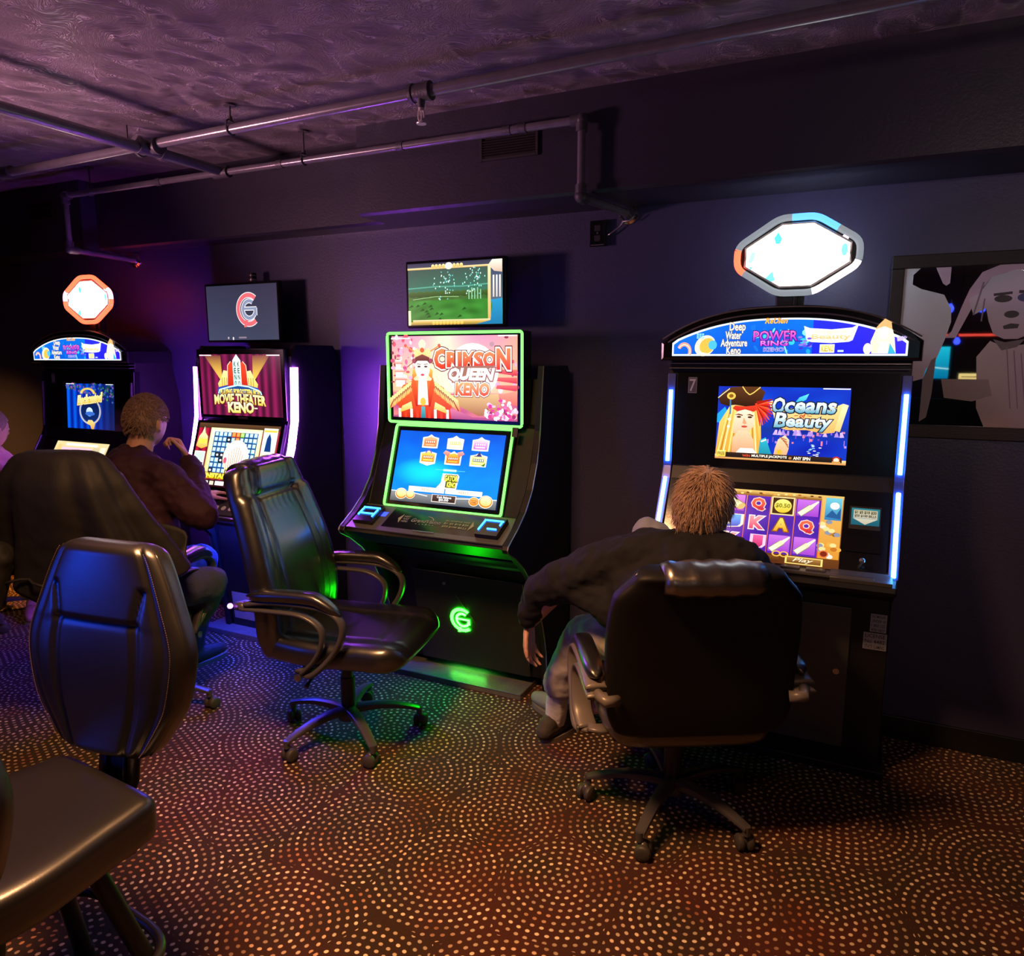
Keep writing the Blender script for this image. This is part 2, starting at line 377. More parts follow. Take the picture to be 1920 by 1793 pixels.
# ------------------------------------------------------------------ room shell
def carpet():
    m = D.materials.new('dotted_carpet'); m.use_nodes = True; nt = m.node_tree; N = nt.nodes; L = nt.links; b = bsdf_of(m)
    def val(x):
        return x
    def math_(op, a, c=None, clamp=False):
        n = N.new('ShaderNodeMath'); n.operation = op; n.use_clamp = clamp
        for i, q in enumerate((a, c)):
            if q is None: continue
            if isinstance(q, (int, float)): n.inputs[i].default_value = q
            else: L.new(q, n.inputs[i])
        return n.outputs[0]
    tc = N.new('ShaderNodeTexCoord')
    wob = N.new('ShaderNodeTexNoise'); wob.inputs['Scale'].default_value = 2.2; L.new(tc.outputs['Object'], wob.inputs['Vector'])
    vo = N.new('ShaderNodeTexVoronoi'); vo.voronoi_dimensions = '2D'; vo.inputs['Scale'].default_value = 1 / .40; vo.inputs['Randomness'].default_value = .75
    L.new(tc.outputs['Object'], vo.inputs['Vector'])
    sub = N.new('ShaderNodeVectorMath'); sub.operation = 'SUBTRACT'
    L.new(tc.outputs['Object'], sub.inputs[0]); L.new(vo.outputs['Position'], sub.inputs[1])
    sp = N.new('ShaderNodeSeparateXYZ'); L.new(sub.outputs[0], sp.inputs[0])
    x, y = sp.outputs[0], sp.outputs[1]; d = .0255
    r = math_('SQRT', math_('ADD', math_('MULTIPLY', x, x), math_('MULTIPLY', y, y)))
    k = math_('ROUND', math_('DIVIDE', r, d)); a = math_('ARCTAN2', y, x)
    n_ = math_('MAXIMUM', math_('ROUND', math_('MULTIPLY', k, 5.6)), 1)
    t = math_('SUBTRACT', math_('FRACT', math_('ADD', math_('MULTIPLY', math_('DIVIDE', a, 2 * pi), n_), math_('MULTIPLY', k, .37))), .5)
    arc = math_('MULTIPLY', t, math_('DIVIDE', math_('MULTIPLY', k, d * 2 * pi), n_))
    dr = math_('SUBTRACT', r, math_('MULTIPLY', k, d))
    ds = math_('SQRT', math_('ADD', math_('MULTIPLY', arc, arc), math_('MULTIPLY', math_('MULTIPLY', dr, dr), 1.5)))
    mr = N.new('ShaderNodeMapRange'); mr.interpolation_type = 'SMOOTHSTEP'
    mr.inputs['From Min'].default_value = .0080; mr.inputs['From Max'].default_value = .0052
    L.new(ds, mr.inputs['Value'])
    ve = N.new('ShaderNodeTexVoronoi'); ve.voronoi_dimensions = '2D'; ve.feature = 'DISTANCE_TO_EDGE'; ve.inputs['Scale'].default_value = 1 / .40; ve.inputs['Randomness'].default_value = .75
    L.new(tc.outputs['Object'], ve.inputs['Vector'])
    mask = math_('MULTIPLY', mr.outputs['Result'], math_('GREATER_THAN', ve.outputs['Distance'], .0125))
    par = N.new('ShaderNodeTexNoise'); par.inputs['Scale'].default_value = 7.5; par.inputs['Detail'].default_value = 1; L.new(tc.outputs['Object'], par.inputs['Vector'])
    ringv = math_('ADD', math_('MULTIPLY', math_('COMPARE', math_('MODULO', k, 3), 0), .45), math_('MULTIPLY', par.outputs['Fac'], 1.1))
    rv = N.new('ShaderNodeMapRange'); rv.inputs['From Min'].default_value = .42; rv.inputs['From Max'].default_value = .95; rv.inputs['To Min'].default_value = .48; rv.inputs['To Max'].default_value = 1.0
    L.new(ringv, rv.inputs['Value']); mask = math_('MULTIPLY', mask, rv.outputs['Result'])
    n1 = N.new('ShaderNodeTexNoise'); n1.inputs['Scale'].default_value = 1.9; n1.inputs['Detail'].default_value = 2; L.new(tc.outputs['Object'], n1.inputs['Vector'])
    n2 = N.new('ShaderNodeTexNoise'); n2.inputs['Scale'].default_value = 4.2; n2.inputs['Detail'].default_value = 2; L.new(tc.outputs['Object'], n2.inputs['Vector'])
    pile = N.new('ShaderNodeTexNoise'); pile.inputs['Scale'].default_value = 420; pile.inputs['Detail'].default_value = 2; L.new(tc.outputs['Object'], pile.inputs['Vector'])
    def ramp(src, stops):
        q = N.new('ShaderNodeValToRGB'); L.new(src, q.inputs[0]); e = q.color_ramp.elements
        while len(e) < len(stops): e.new(.5)
        for el, (p, c) in zip(e, stops): el.position = p; el.color = (*c, 1)
        return q.outputs[0]
    dots = ramp(n2.outputs['Fac'], [(.30, (.50, .19, .08)), (.42, (.82, .56, .32)), (.55, (.96, .79, .52)), (.68, (.62, .25, .11))])
    base = ramp(n1.outputs['Fac'], [(.30, (.030, .018, .005)), (.45, (.042, .014, .005)), (.60, (.070, .014, .006)), (.75, (.036, .020, .006))])
    mx = N.new('ShaderNodeMix'); mx.data_type = 'RGBA'; L.new(mask, mx.inputs[0]); L.new(base, mx.inputs[6]); L.new(dots, mx.inputs[7])
    mv = N.new('ShaderNodeMix'); mv.data_type = 'RGBA'; mv.blend_type = 'MULTIPLY'; mv.inputs[0].default_value = .45
    L.new(mx.outputs[2], mv.inputs[6]); L.new(pile.outputs['Color'], mv.inputs[7])
    L.new(mv.outputs[2], b.inputs['Base Color']); b.inputs['Roughness'].default_value = .95
    b.inputs['Specular IOR Level'].default_value = .15; b.inputs['Sheen Weight'].default_value = .1
    bp = N.new('ShaderNodeBump'); bp.inputs['Strength'].default_value = .5; bp.inputs['Distance'].default_value = .004
    L.new(math_('ADD', pile.outputs['Fac'], math_('MULTIPLY', mask, .5)), bp.inputs['Height']); L.new(bp.outputs['Normal'], b.inputs['Normal'])
    return m
def plaster():
    m = mat('brushed_plaster_ceiling', (0.33, 0.275, 0.31), 0.27, spec=.8)
    nt = m.node_tree; N = nt.nodes; L = nt.links; b = bsdf_of(m)
    tc = N.new('ShaderNodeTexCoord')
    big = N.new('ShaderNodeTexNoise'); big.inputs['Scale'].default_value = 2.1; L.new(tc.outputs['Object'], big.inputs['Vector'])
    vr = N.new('ShaderNodeVectorRotate'); vr.rotation_type = 'Z_AXIS'
    mu = N.new('ShaderNodeMath'); mu.operation = 'MULTIPLY'; mu.inputs[1].default_value = 5.0
    L.new(big.outputs['Fac'], mu.inputs[0]); L.new(tc.outputs['Object'], vr.inputs['Vector']); L.new(mu.outputs[0], vr.inputs['Angle'])
    mp = N.new('ShaderNodeMapping'); mp.inputs['Scale'].default_value = (14, 46, 20); L.new(vr.outputs[0], mp.inputs['Vector'])
    n = N.new('ShaderNodeTexNoise'); n.inputs['Scale'].default_value = 1.0; n.inputs['Detail'].default_value = 5; n.inputs['Distortion'].default_value = 1.4
    L.new(mp.outputs[0], n.inputs['Vector'])
    cr = N.new('ShaderNodeValToRGB'); cr.color_ramp.elements[0].position = .38; cr.color_ramp.elements[1].position = .62; L.new(n.outputs['Fac'], cr.inputs[0])
    bp = N.new('ShaderNodeBump'); bp.inputs['Strength'].default_value = .9; bp.inputs['Distance'].default_value = .018
    L.new(cr.outputs[0], bp.inputs['Height']); L.new(bp.outputs['Normal'], b.inputs['Normal'])
    return m
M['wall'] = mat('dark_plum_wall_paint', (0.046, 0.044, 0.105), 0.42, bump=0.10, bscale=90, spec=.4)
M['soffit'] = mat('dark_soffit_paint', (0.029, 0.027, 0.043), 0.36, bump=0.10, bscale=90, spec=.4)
M['darkwall'] = mat('dark_room_wall', (0.09, 0.06, 0.05), 0.7, bump=.1, bscale=60)
WY = 3.31; ZC = 2.66; ZS = 2.258
struct(MB().box(-8, 3.2, -5, WY + .1, -.08, 0).build('floor', carpet()))
struct(MB().box(-8, 3.2, -5, WY + .1, ZC, ZC + .1).build('ceiling', plaster()))
struct(MB().box(-8, 3.2, WY, WY + .1, 0, ZC).build('wall_back', M['wall']))
struct(MB().box(-8.1, -8, -5, WY + .1, 0, ZC).build('wall_left', M['darkwall']))
struct(MB().box(3.2, 3.3, -5, WY + .1, 0, ZC).build('wall_right', M['darkwall']))
struct(MB().box(-8.1, 3.3, -5.1, -5, 0, ZC).build('wall_front', M['darkwall']))
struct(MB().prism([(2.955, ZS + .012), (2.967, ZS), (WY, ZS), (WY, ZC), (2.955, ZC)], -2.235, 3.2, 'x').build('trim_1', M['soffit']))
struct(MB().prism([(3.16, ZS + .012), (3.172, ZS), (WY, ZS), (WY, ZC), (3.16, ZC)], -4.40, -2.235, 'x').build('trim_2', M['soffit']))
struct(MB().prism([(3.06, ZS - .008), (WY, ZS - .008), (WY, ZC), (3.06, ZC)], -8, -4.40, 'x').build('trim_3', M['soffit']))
struct(MB().box(-8, 3.2, WY - .012, WY, 0, .10, .003).build('baseboard_back', M['black']))

# ------------------------------------------------------------------ sprinkler pipework
pw = thing('sprinkler_pipework', 'dark painted fire sprinkler pipes hung under the plaster ceiling and along the soffit', 'pipe', (-1.5, 2.48, 2.55))
off = Vector((1.5, -2.48, -2.55))
def rel(p): return tuple(Vector(p) + off)
YM, ZM, YP, ZP, XC = 2.475, 2.545, 2.895, 2.525, -3.04
def pipe(a, b, r, name='pipe', m='pipe'): return MB().tube([rel(a), rel(b)], r, 16).build(name, M[m], pw, auto=40)
zm = lambda x: ZM + .0092 * (x + 4.2)
pipe((-7.8, YM, zm(-7.8)), (3.0, YM, zm(3.0)), .021)
pipe((XC, -4.5, ZM), (XC, YP, ZM - .012), .025)
pipe((-4.29, YP, ZP), (-1.09, YP, ZP), .0165)
for xx, ze in ((-4.29, 2.225), (-1.09, 2.235)):
    pipe((xx, YP, ZP), (xx, YP, ze), .0165)
    pipe((xx, YP, ze), (xx + (.03 if xx < -2 else .075), WY, ze - (.02 if xx < -2 else .005)), .0175)
    for z in (ZP, ze):
        e = MB(); e.ell(rel((xx, YP, z)), .026, 2)
        e.cyl(rel((xx, YP, z + (-.012 if z == ZP else .012))), rel((xx, YP, z + (-.045 if z == ZP else .045))), .0235, n=14)
        if z == ZP:
            e.cyl(rel((xx, YP, z)), rel((xx + (.045 if xx < -2 else -.045), YP, z)), .0235, n=14)
        else:
            e.cyl(rel((xx, YP, z)), rel((xx, YP + .045, z)), .0255, n=14)
        e.build('elbow', M['castiron'], pw, auto=45)
    q = MB(); q.lathe([(.020, -.004), (.047, -.002), (.045, .006), (.034, .012), (.032, .026), (.021, .026)], 28,
                      Matrix.Translation(rel((xx + (.03 if xx < -2 else .075), WY - .004, ze - (.02 if xx < -2 else .005)))) @ Matrix.Rotation(pi / 2, 4, 'X'))
    q.build('escutcheon', M['chrome'], pw, auto=40)
c = MB(); c.cyl(rel((XC - .055, YM, ZM)), rel((XC + .055, YM, ZM)), .030, n=16); c.cyl(rel((XC, YM - .06, ZM)), rel((XC, YM + .06, ZM)), .033, n=16)
for s in (-1, 1):
    c.cyl(rel((XC + s * .05, YM, ZM)), rel((XC + s * .064, YM, ZM)), .036, n=16); c.cyl(rel((XC, YM + s * .052, ZM)), rel((XC, YM + s * .066, ZM)), .039, n=16)
c.build('cross_fitting', M['castiron'], pw, auto=45)
c = MB(); c.cyl(rel((XC - .05, YP, ZP)), rel((XC + .05, YP, ZP)), .028, n=16); c.ell(rel((XC, YP, ZP + .004)), .034)
c.build('tee_fitting', M['castiron'], pw, auto=45)
for x0, y0, z0, r in ((-1.57, YM, zm(-1.57), .030), (-4.12, YM, ZM, .029)):
    MB().cyl(rel((x0 - .045, y0, z0)), rel((x0 - .030, y0, z0)), r + .004).cyl(rel((x0 - .035, y0, z0)), rel((x0 + .035, y0, z0)), r).cyl(rel((x0 + .030, y0, z0)), rel((x0 + .045, y0, z0)), r + .004).build('coupling', M['castiron'], pw, auto=45)
for x0 in (-3.5, -2.65, -1.95, -1.42, -1.35): MB().cyl(rel((x0 - .018, YP, ZP)), rel((x0 + .018, YP, ZP)), .0195, n=14).build('sleeve', M['castiron'], pw, auto=45)
for x0, y0, z0, r in ((-2.53, YM, zm(-2.53), .021), (-2.50, YP, ZP, .0165), (-4.06, YP, ZP, .0165)):
    h = MB(); h.cyl(rel((x0, y0, z0 + r + .016)), rel((x0, y0, ZC)), .0045, n=8)
    h.tube([rel((x0, y0 + (r + .004) * cos(a), z0 + (r + .004) * sin(a) + (.014 if sin(a) > .3 else 0))) for a in [i * pi / 9 for i in range(18)]], .0035, 6, closed=True)
    h.lathe([(.006, 0), (.026, .001), (.026, .006), (.006, .008)], 16, Matrix.Translation(rel((x0, y0, ZC - .008)))); h.cyl(rel((x0, y0, z0 + r + .008)), rel((x0, y0, z0 + r + .030)), .009, n=8)
    h.build('hanger', M['castiron'], pw, auto=40)
h = MB()
for dx in (-.018, .018): h.tube([rel((-3.18 + dx, YM - .02, ZM + .02)), rel((-3.18 + dx * .6, YM, ZM + .055)), rel((-3.18 + dx, YM + .02, ZM + .02))], .004, 6)
h.cyl(rel((-3.18, YM, ZM + .05)), rel((-3.18, YM, ZC)), .0045, n=8); h.build('hanger', M['castiron'], pw, auto=40)
sx = -1.57; Z0 = ZM; ZM = zm(sx)
b_ = MB().cyl(rel((sx, YM, ZM - .022)), rel((sx, YM, ZM - .055)), .017, .012, n=14); b_.build('nozzle_socket', M['castiron'], pw, auto=40)
n_ = MB()
n_.cyl(rel((sx, YM, ZM - .05)), rel((sx, YM, ZM - .066)), .011, n=12)
for s in (-1, 1): n_.tube([rel((sx + s * .010, YM, ZM - .062)), rel((sx + s * .013, YM, ZM - .078)), rel((sx + s * .012, YM, ZM - .092)), rel((sx + s * .004, YM, ZM - .106))], .0035, 8)
n_.cyl(rel((sx, YM, ZM - .066)), rel((sx, YM, ZM - .104)), .0028, n=8)
n_.lathe([(.004, -.0025), (.019, -.0015), (.020, .0015), (.005, .004)], 20, Matrix.Translation(rel((sx, YM, ZM - .110))))
n_.build('sprinkler_head', M['brass'], pw, auto=40)

# ------------------------------------------------------------------ vents, outlet, cable
def vent(x0, x1, z0, z1, y, label):
    v = thing('wall_vent', label, 'vent', ((x0 + x1) / 2, y, z0)); W = (x1 - x0) / 2; H = z1 - z0
    f = MB()
    for a in ((-W, -W + .012, 0, H), (W - .012, W, 0, H), (-W + .012, W - .012, 0, .012), (-W + .012, W - .012, H - .012, H)): f.box(a[0], a[1], -.012, 0, a[2], a[3], .002)
    f.box(-W, W, -.002, 0, 0, H); f.build('frame', M['vent'], v)
    k = 7
    sl = None
    for i in range(k):
        zz = .016 + (H - .032) * (i + .5) / k
        if sl is None:
            sl = MB().prism([(-.011, -.004), (-.009, -.006), (-.001, .004), (-.003, .006)], -W + .012, W - .012, 'x').build('slat', M['vent'], v); sl.location.z = zz
        else:
            q = sl.copy(); COL.objects.link(q); q.parent = v; q.location.z = zz
vent(-1.575, -1.30, 2.43, 2.533, 2.955, 'black louvred air vent on the soffit above the green-lit machine')
vent(-4.90, -4.655, 2.452, 2.56, 3.06, 'black louvred vent in the dark corner at far left')
ob = thing('outlet_box', 'black wall outlet box with a cover plate beside the chrome pipe ring', 'outlet', (-1.15, WY, 2.098))
MB().box(-.033, .033, -.03, 0, 0, .107, .004).build('box', M['black'], ob)
p_ = MB().box(-.036, .036, -.035, -.03, -.003, .110, .0015).build('cover_plate', M['gloss'], ob)
MB().box(-.016, .016, -.037, -.034, .062, .092, .004).build('socket', M['black'], p_); MB().box(-.016, .016, -.037, -.034, .018, .048, .004).build('socket', M['black'], p_)
MB().cyl((0, -.0365, .055), (0, -.034, .055), .004, n=10).build('screw', M['metal'], p_)
MB().box(-.030, .030, -.0362, -.035, .002, .005).build('edge_strip', M['metal'], p_)
cb = MB().tube([(-1.115, WY - .02, 2.135), (-1.09, WY - .024, 2.150), (-1.05, WY - .022, 2.175), (-1.03, WY - .03, 2.195), (-1.0, WY - .04, 2.195), (-.975, WY - .04, 2.215)], .004, 8).build('cable', M['metal'], None, True)
tag(cb, 'thin grey cable running from the outlet box to the chrome pipe ring', 'cable')

# ------------------------------------------------------------------ logo of the arcs on monitor and cabinet
def logo(c, cx, cy, r, col, inner, asp, edge=None):
    rx = r / asp
    for grow, cc, ci in (((.045, edge, edge),) if edge else ()) + ((0, col, inner),):
        c.ring(cx, cy, (r + grow * r) / asp, r + grow * r, r * (.26 + 2 * grow), cc, radians(50), radians(310))
        c.ring(cx + .05 * rx, cy, r * (.62 + grow) / asp, r * (.62 + grow), r * (.20 + 2 * grow), ci, radians(55), radians(355))
        c.rect(cx - .42 * rx, cy - r * (.02 + grow), cx + .66 * rx, cy + r * (.13 + grow), ci)
        c.rect(cx + .45 * rx, cy - r * .36, cx + (.66 + grow) * rx, cy + r * .1, ci)
        c.poly([(cx - .30 * rx, cy - r * .62), (cx - .08 * rx, cy - r * .62), (cx - .22 * rx, cy - r * 1.06), (cx - .46 * rx, cy - r * 1.06)], cc)

# ------------------------------------------------------------------ artwork of the arched-top machines
def art_marquee():
    c = Canvas(5.4)
    def top(u):
        t = abs(u - .5) * 2
        return .40 + .60 * (1 - t ** 2.4) if t < .985 else .36
    n = 40
    edge = [(i / n, top(i / n)) for i in range(n + 1)]
    c.poly([(0, 0)] + [(1, 0)] + edge[::-1], '#e8f4ff')
    ins = [(.008 + .984 * i / n, .035 + (top(i / n) - .08)) for i in range(n + 1)]
    for i in range(n):
        a, b = ins[i], ins[i + 1]; u = (a[0] + b[0]) / 2
        col = mixc((.02, .22, .80), (.16, .10, .92), u) if u > .62 else mixc((.02, .33, .78), (.05, .45, .95), abs(u - .3))
        hx = '#%02x%02x%02x' % tuple(int(255 * q) for q in col)
        c.poly([(a[0], .05), (b[0], .05), b, a], hx, '#%02x%02x%02x' % tuple(int(255 * min(1, q * 1.15 + .02)) for q in col))
    random.seed(3)
    for i in range(26):
        u = random.uniform(.36, .62); v = random.uniform(.1, .85); c.ell(u, v, random.uniform(.004, .018), random.uniform(.02, .1), random.choice(['#37c8f0', '#7fe9ff', '#1aa0e8', '#1470d8']), n=8, rot=random.uniform(-1, 1))
    c.path([(.52, .06), (.505, .3), (.535, .45), (.52, .7)], .03, '#9af4ff')
    c.ring(.058, .13, .035, .25, .11, '#f2a08a', -.5, 2.7); c.ring(.058, .13, .030, .20, .03, '#ffd9c0', -.5, 2.7)
    c.ell(.155, .28, .045, .30, '#ffeecb', rot=-.5); c.ell(.165, .28, .034, .22, '#f2b84a', rot=-.5); c.ell(.19, .30, .020, .13, '#4bbbe0'); c.line(.12, .10, .17, .04, .05, '#fff3d8')
    for i in range(9): c.ell(.12 + .012 * (i % 3), .5 + .05 * (i // 3), .006, .02, '#8fe2f5', n=8)
    for t, x0, x1, y0, y1 in (('Deep', .265, .335, .62, .90), ('Water', .248, .318, .46, .66), ('Adventure', .228, .345, .26, .45), ('Keno', .255, .318, .05, .25)):
        c.text(t, x0, y0, x1, y1, '#fffdf5', '#fff2cf', bold=.02, out=[('#6a5020', .045)])
    c.text('ReUien', .42, .86, .515, 1.0, '#ffd352', '#ff9d2e', bold=.02, shear=.3, out='#7a3a00', ow=.03)
    c.text('POWER', .372, .40, .56, .66, '#7a2bd0', '#ff68c8', bold=.02, out=[('#3a1070', .05)])
    c.text('RING', .405, .27, .52, .40, '#c238d8', '#ff8ad8', bold=.03, out='#3a1070', ow=.06)
    c.text('KENO', .42, .12, .505, .22, '#5a2ab8', '#9a6af0', bold=.02, out='#b0c8ff', ow=.05)
    c.poly([(.585, .78), (.60, .40), (.62, .36), (.70, .33), (.77, .36), (.785, .40), (.805, .80), (.78, .72), (.70, .68), (.61, .72)], '#fff6e2', '#fffdf4')
    c.text('Voyages of', .63, .56, .76, .68, '#f6d9a8', '#ffe9c0', bold=.02); c.text('Beauty', .62, .40, .775, .56, '#e8b070', '#f8d8a0', bold=.03)
    c.rect(.655, .08, .715, .30, '#f4f3c8'); 
    for i in range(4): c.text('KENO'[i], .662 + .013 * i, .12, .672 + .013 * i, .26, '#c9a420', '#e8d860', bold=.04)
    c.rect(.728, .10, .752, .15, '#c0d8ff')
    for i in range(12): c.ell(.57 + .05 * random.random(), .2 + .3 * random.random(), .01, .03, random.choice(['#6a50f0', '#8a78ff', '#3a30c8']), n=7)
    c.poly([(.862, .06), (.855, .35), (.875, .70), (.90, .86), (.925, .84), (.945, .5), (.955, .06)], '#fbe3c0', '#ffefd8')
    c.poly([(.868, .66), (.885, .80), (.905, .93), (.93, .84), (.935, .66), (.905, .74)], '#e8b070'); c.ell(.905, .56, .016, .15, '#fff4e4'); c.poly([(.885, .06), (.89, .35), (.92, .35), (.925, .06)], '#fff8ec')
    c.poly([(.925, .06), (.93, .32), (.955, .06)], '#38b0d0'); c.ell(.845, .18, .016, .14, '#fff0e0')
    for i in range(7): c.poly([(.955 + .006 * i, .44 + .05 * (i % 2)), (.968 + .004 * i, .48), (.975, .38), (.958, .36)], '#c8b8ff')
    return c
def art_oceans():
    c = Canvas(1.68)
    c.grid(lambda x, y: mixc(mixc((.02, .10, .62), (.03, .28, .80), fb(x * .5, y * .6)), (.05, .16, .42), max(0, .55 - abs(y - .42) * 4) if x > .3 else 0), 44, 30)
    for i in range(40):
        random.seed(i); x = random.uniform(.40, 1.0); y = random.uniform(.22, .42); c.rect(x, y, x + random.uniform(.004, .02), y + random.uniform(.02, .07), random.choice(['#7a5ad8', '#b488f0', '#e0b8d0', '#5a40b0', '#d87890']))
    for i in range(14):
        random.seed(90 + i); x = random.uniform(.40, .95); c.poly([(x, .36), (x + .018, .42 + random.uniform(0, .04)), (x + .036, .36)], random.choice(['#c8a8f8', '#a888e8']))
    for i in range(16):
        random.seed(50 + i); x = .76 + random.uniform(-.025, .025) * (1 + i * .1); y = .08 + i * .011; c.ell(x, y, .012, .006, random.choice(['#f8f0e8', '#c8d8f8', '#88c8f8']), n=8)
    c.poly([(.0, .62), (.06, .72), (.10, .6), (.05, .5), (0, .5)], '#1f9ad8'); c.poly([(.60, .80), (.63, .87), (.70, .92), (.68, .84), (.63, .79)], '#28a8d8', '#60d8f0')
    # scroll
    c.poly([(.45, .60), (.47, .47), (.55, .43), (.70, .44), (.82, .40), (.90, .42), (.93, .50), (.97, .70), (.985, .78), (.95, .80), (.90, .76), (.60, .73), (.50, .70)], '#e8a85a', '#ffd890')
    c.poly([(.445, .62), (.40, .80), (.43, .82), (.49, .60), (.50, .46), (.46, .48)], '#f8c880', '#ffe0a8'); c.poly([(.90, .45), (.95, .80), (.99, .78), (.94, .43)], '#f6c070', '#ffe6b4')
    # hair, hat, face
    c.poly([(.0, .04), (.02, .50), (.10, .74), (.20, .76), (.30, .74), (.35, .50), (.37, .06)], '#d89a30', '#f8d070')
    for i in range(16):
        x = .02 + .022 * i; c.line(x, .08, .09 + .014 * i, .70, .018, ['#f8dc88', '#b87418', '#ffeeb0', '#e0a038'][i % 4], w2=.008)
    c.poly([(.13, .36), (.14, .60), (.18, .72), (.25, .72), (.30, .60), (.295, .46), (.25, .38), (.20, .36)], '#f4b890', '#ffe2c8')
    c.poly([(.13, .06), (.135, .30), (.18, .40), (.255, .40), (.30, .28), (.32, .06)], '#e8946a', '#f8c8a0'); c.poly([(.15, .06), (.20, .16), (.30, .16), (.345, .06)], '#fff0e0')
    c.poly([(.14, .61), (.17, .63), (.205, .615), (.205, .60), (.17, .61)], '#6a3a18'); c.poly([(.23, .615), (.26, .63), (.29, .61), (.285, .595), (.26, .61)], '#6a3a18')
    c.ell(.175, .585, .018, .014, '#402818'); c.ell(.262, .585, .018, .014, '#402818'); c.poly([(.215, .58), (.205, .50), (.225, .485), (.24, .50)], '#e09a70'); c.ell(.222, .455, .024, .015, '#c04838')
    c.poly([(.12, .70), (.14, .74), (.22, .73), (.31, .76), (.32, .70), (.29, .66), (.22, .69), (.16, .66)], '#c02818', '#e84028')
    c.poly([(.02, .76), (.0, .84), (.03, .92), (.10, .99), (.18, 1.0), (.32, 1.0), (.37, .93), (.345, .80), (.31, .75), (.22, .73), (.13, .75), (.08, .73)], '#2a1408', '#5a3218')
    c.path([(.19, 1.0), (.22, .93), (.25, .89), (.28, .92), (.33, .995)], .014, '#f0c860'); c.path([(.0, .84), (.04, .90), (.09, .97)], .012, '#e8d8a8')
    c.ell(.105, .87, .035, .05, '#e8c050'); c.ell(.105, .87, .018, .026, '#8a5818'); c.line(.10, .82, .105, .62, .02, '#3878a8'); c.ell(.10, .55, .014, .02, '#f8f0d0'); c.ell(.095, .45, .012, .02, '#f8f0d0')
    for i in range(12):
        a = -1.3 + i * .16; c.line(.31, .78, .31 + .13 * cos(a), .78 + .26 * sin(a) - .06, .05, ['#e02818', '#ff5a30', '#a01808'][i % 3], w2=.012)
    c.poly([(.345, .06), (.35, .28), (.395, .32), (.44, .12), (.46, .06)], '#188098', '#28b0c8'); c.path([(.36, .26), (.40, .29)], .02, '#f0f0e0')
    c.poly([(.46, .06), (.47, .18), (.49, .30), (.54, .36), (.575, .30), (.575, .18), (.56, .08)], '#e0a070', '#f8d0a8')
    for i in range(4): c.line(.50 + .014 * i, .33 - .02 * i, .555 + .006 * i, .30 - .035 * i, .012, '#a86038')
    c.ell(.505, .13, .02, .035, '#d8b030')
    g1, g2 = '#f4fafc', '#58a0b8'
    c.text('O', .435, .66, .525, .855, g2, g1, bold=.03, shear=.15, out=[('#102038', .055)]); c.text('ceans', .53, .67, .90, .80, g2, g1, bold=.03, shear=.15, out=[('#102038', .055)])
    c.text('of', .64, .60, .685, .655, '#a02808', '#c84818', bold=.03, shear=.15); c.path([(.60, .625), (.63, .63)], .01, '#b05020'); c.path([(.695, .63), (.73, .625)], .01, '#b05020')
    c.text('B', .455, .47, .54, .655, g2, g1, bold=.03, shear=.15, out=[('#102038', .055)]); c.text('eauty', .545, .43, .875, .60, g2, g1, bold=.03, shear=.15, out=[('#102038', .055)])
    c.rect(0, 0, 1, .06, '#c88040', '#f8d890'); c.rect(.03, .025, .97, .095, '#181010', '#302018'); c.rect(.015, .03, .085, .115, '#f0c838', '#ffe880'); c.text('FREE', .022, .05, .078, .095, '#6a4a08')
    c.text('WIN', .22, .042, .28, .075, '#e05030', bold=.02); c.text('MULTIPLE JACKPOTS', .295, .038, .565, .078, '#fff4e0', bold=.03); c.text('on', .58, .042, .60, .07, '#e8a050'); c.text('ANY SPIN', .615, .038, .74, .078, '#fff4e0', bold=.03)
    c.ell(.93, .07, .028, .04, '#b82818'); c.ell(.93, .06, .02, .03, '#ffe8c0'); c.rect(.90, .02, .96, .045, '#c89048')
    c.rect(.80, .982, .995, .995, '#ffffff')
    return c
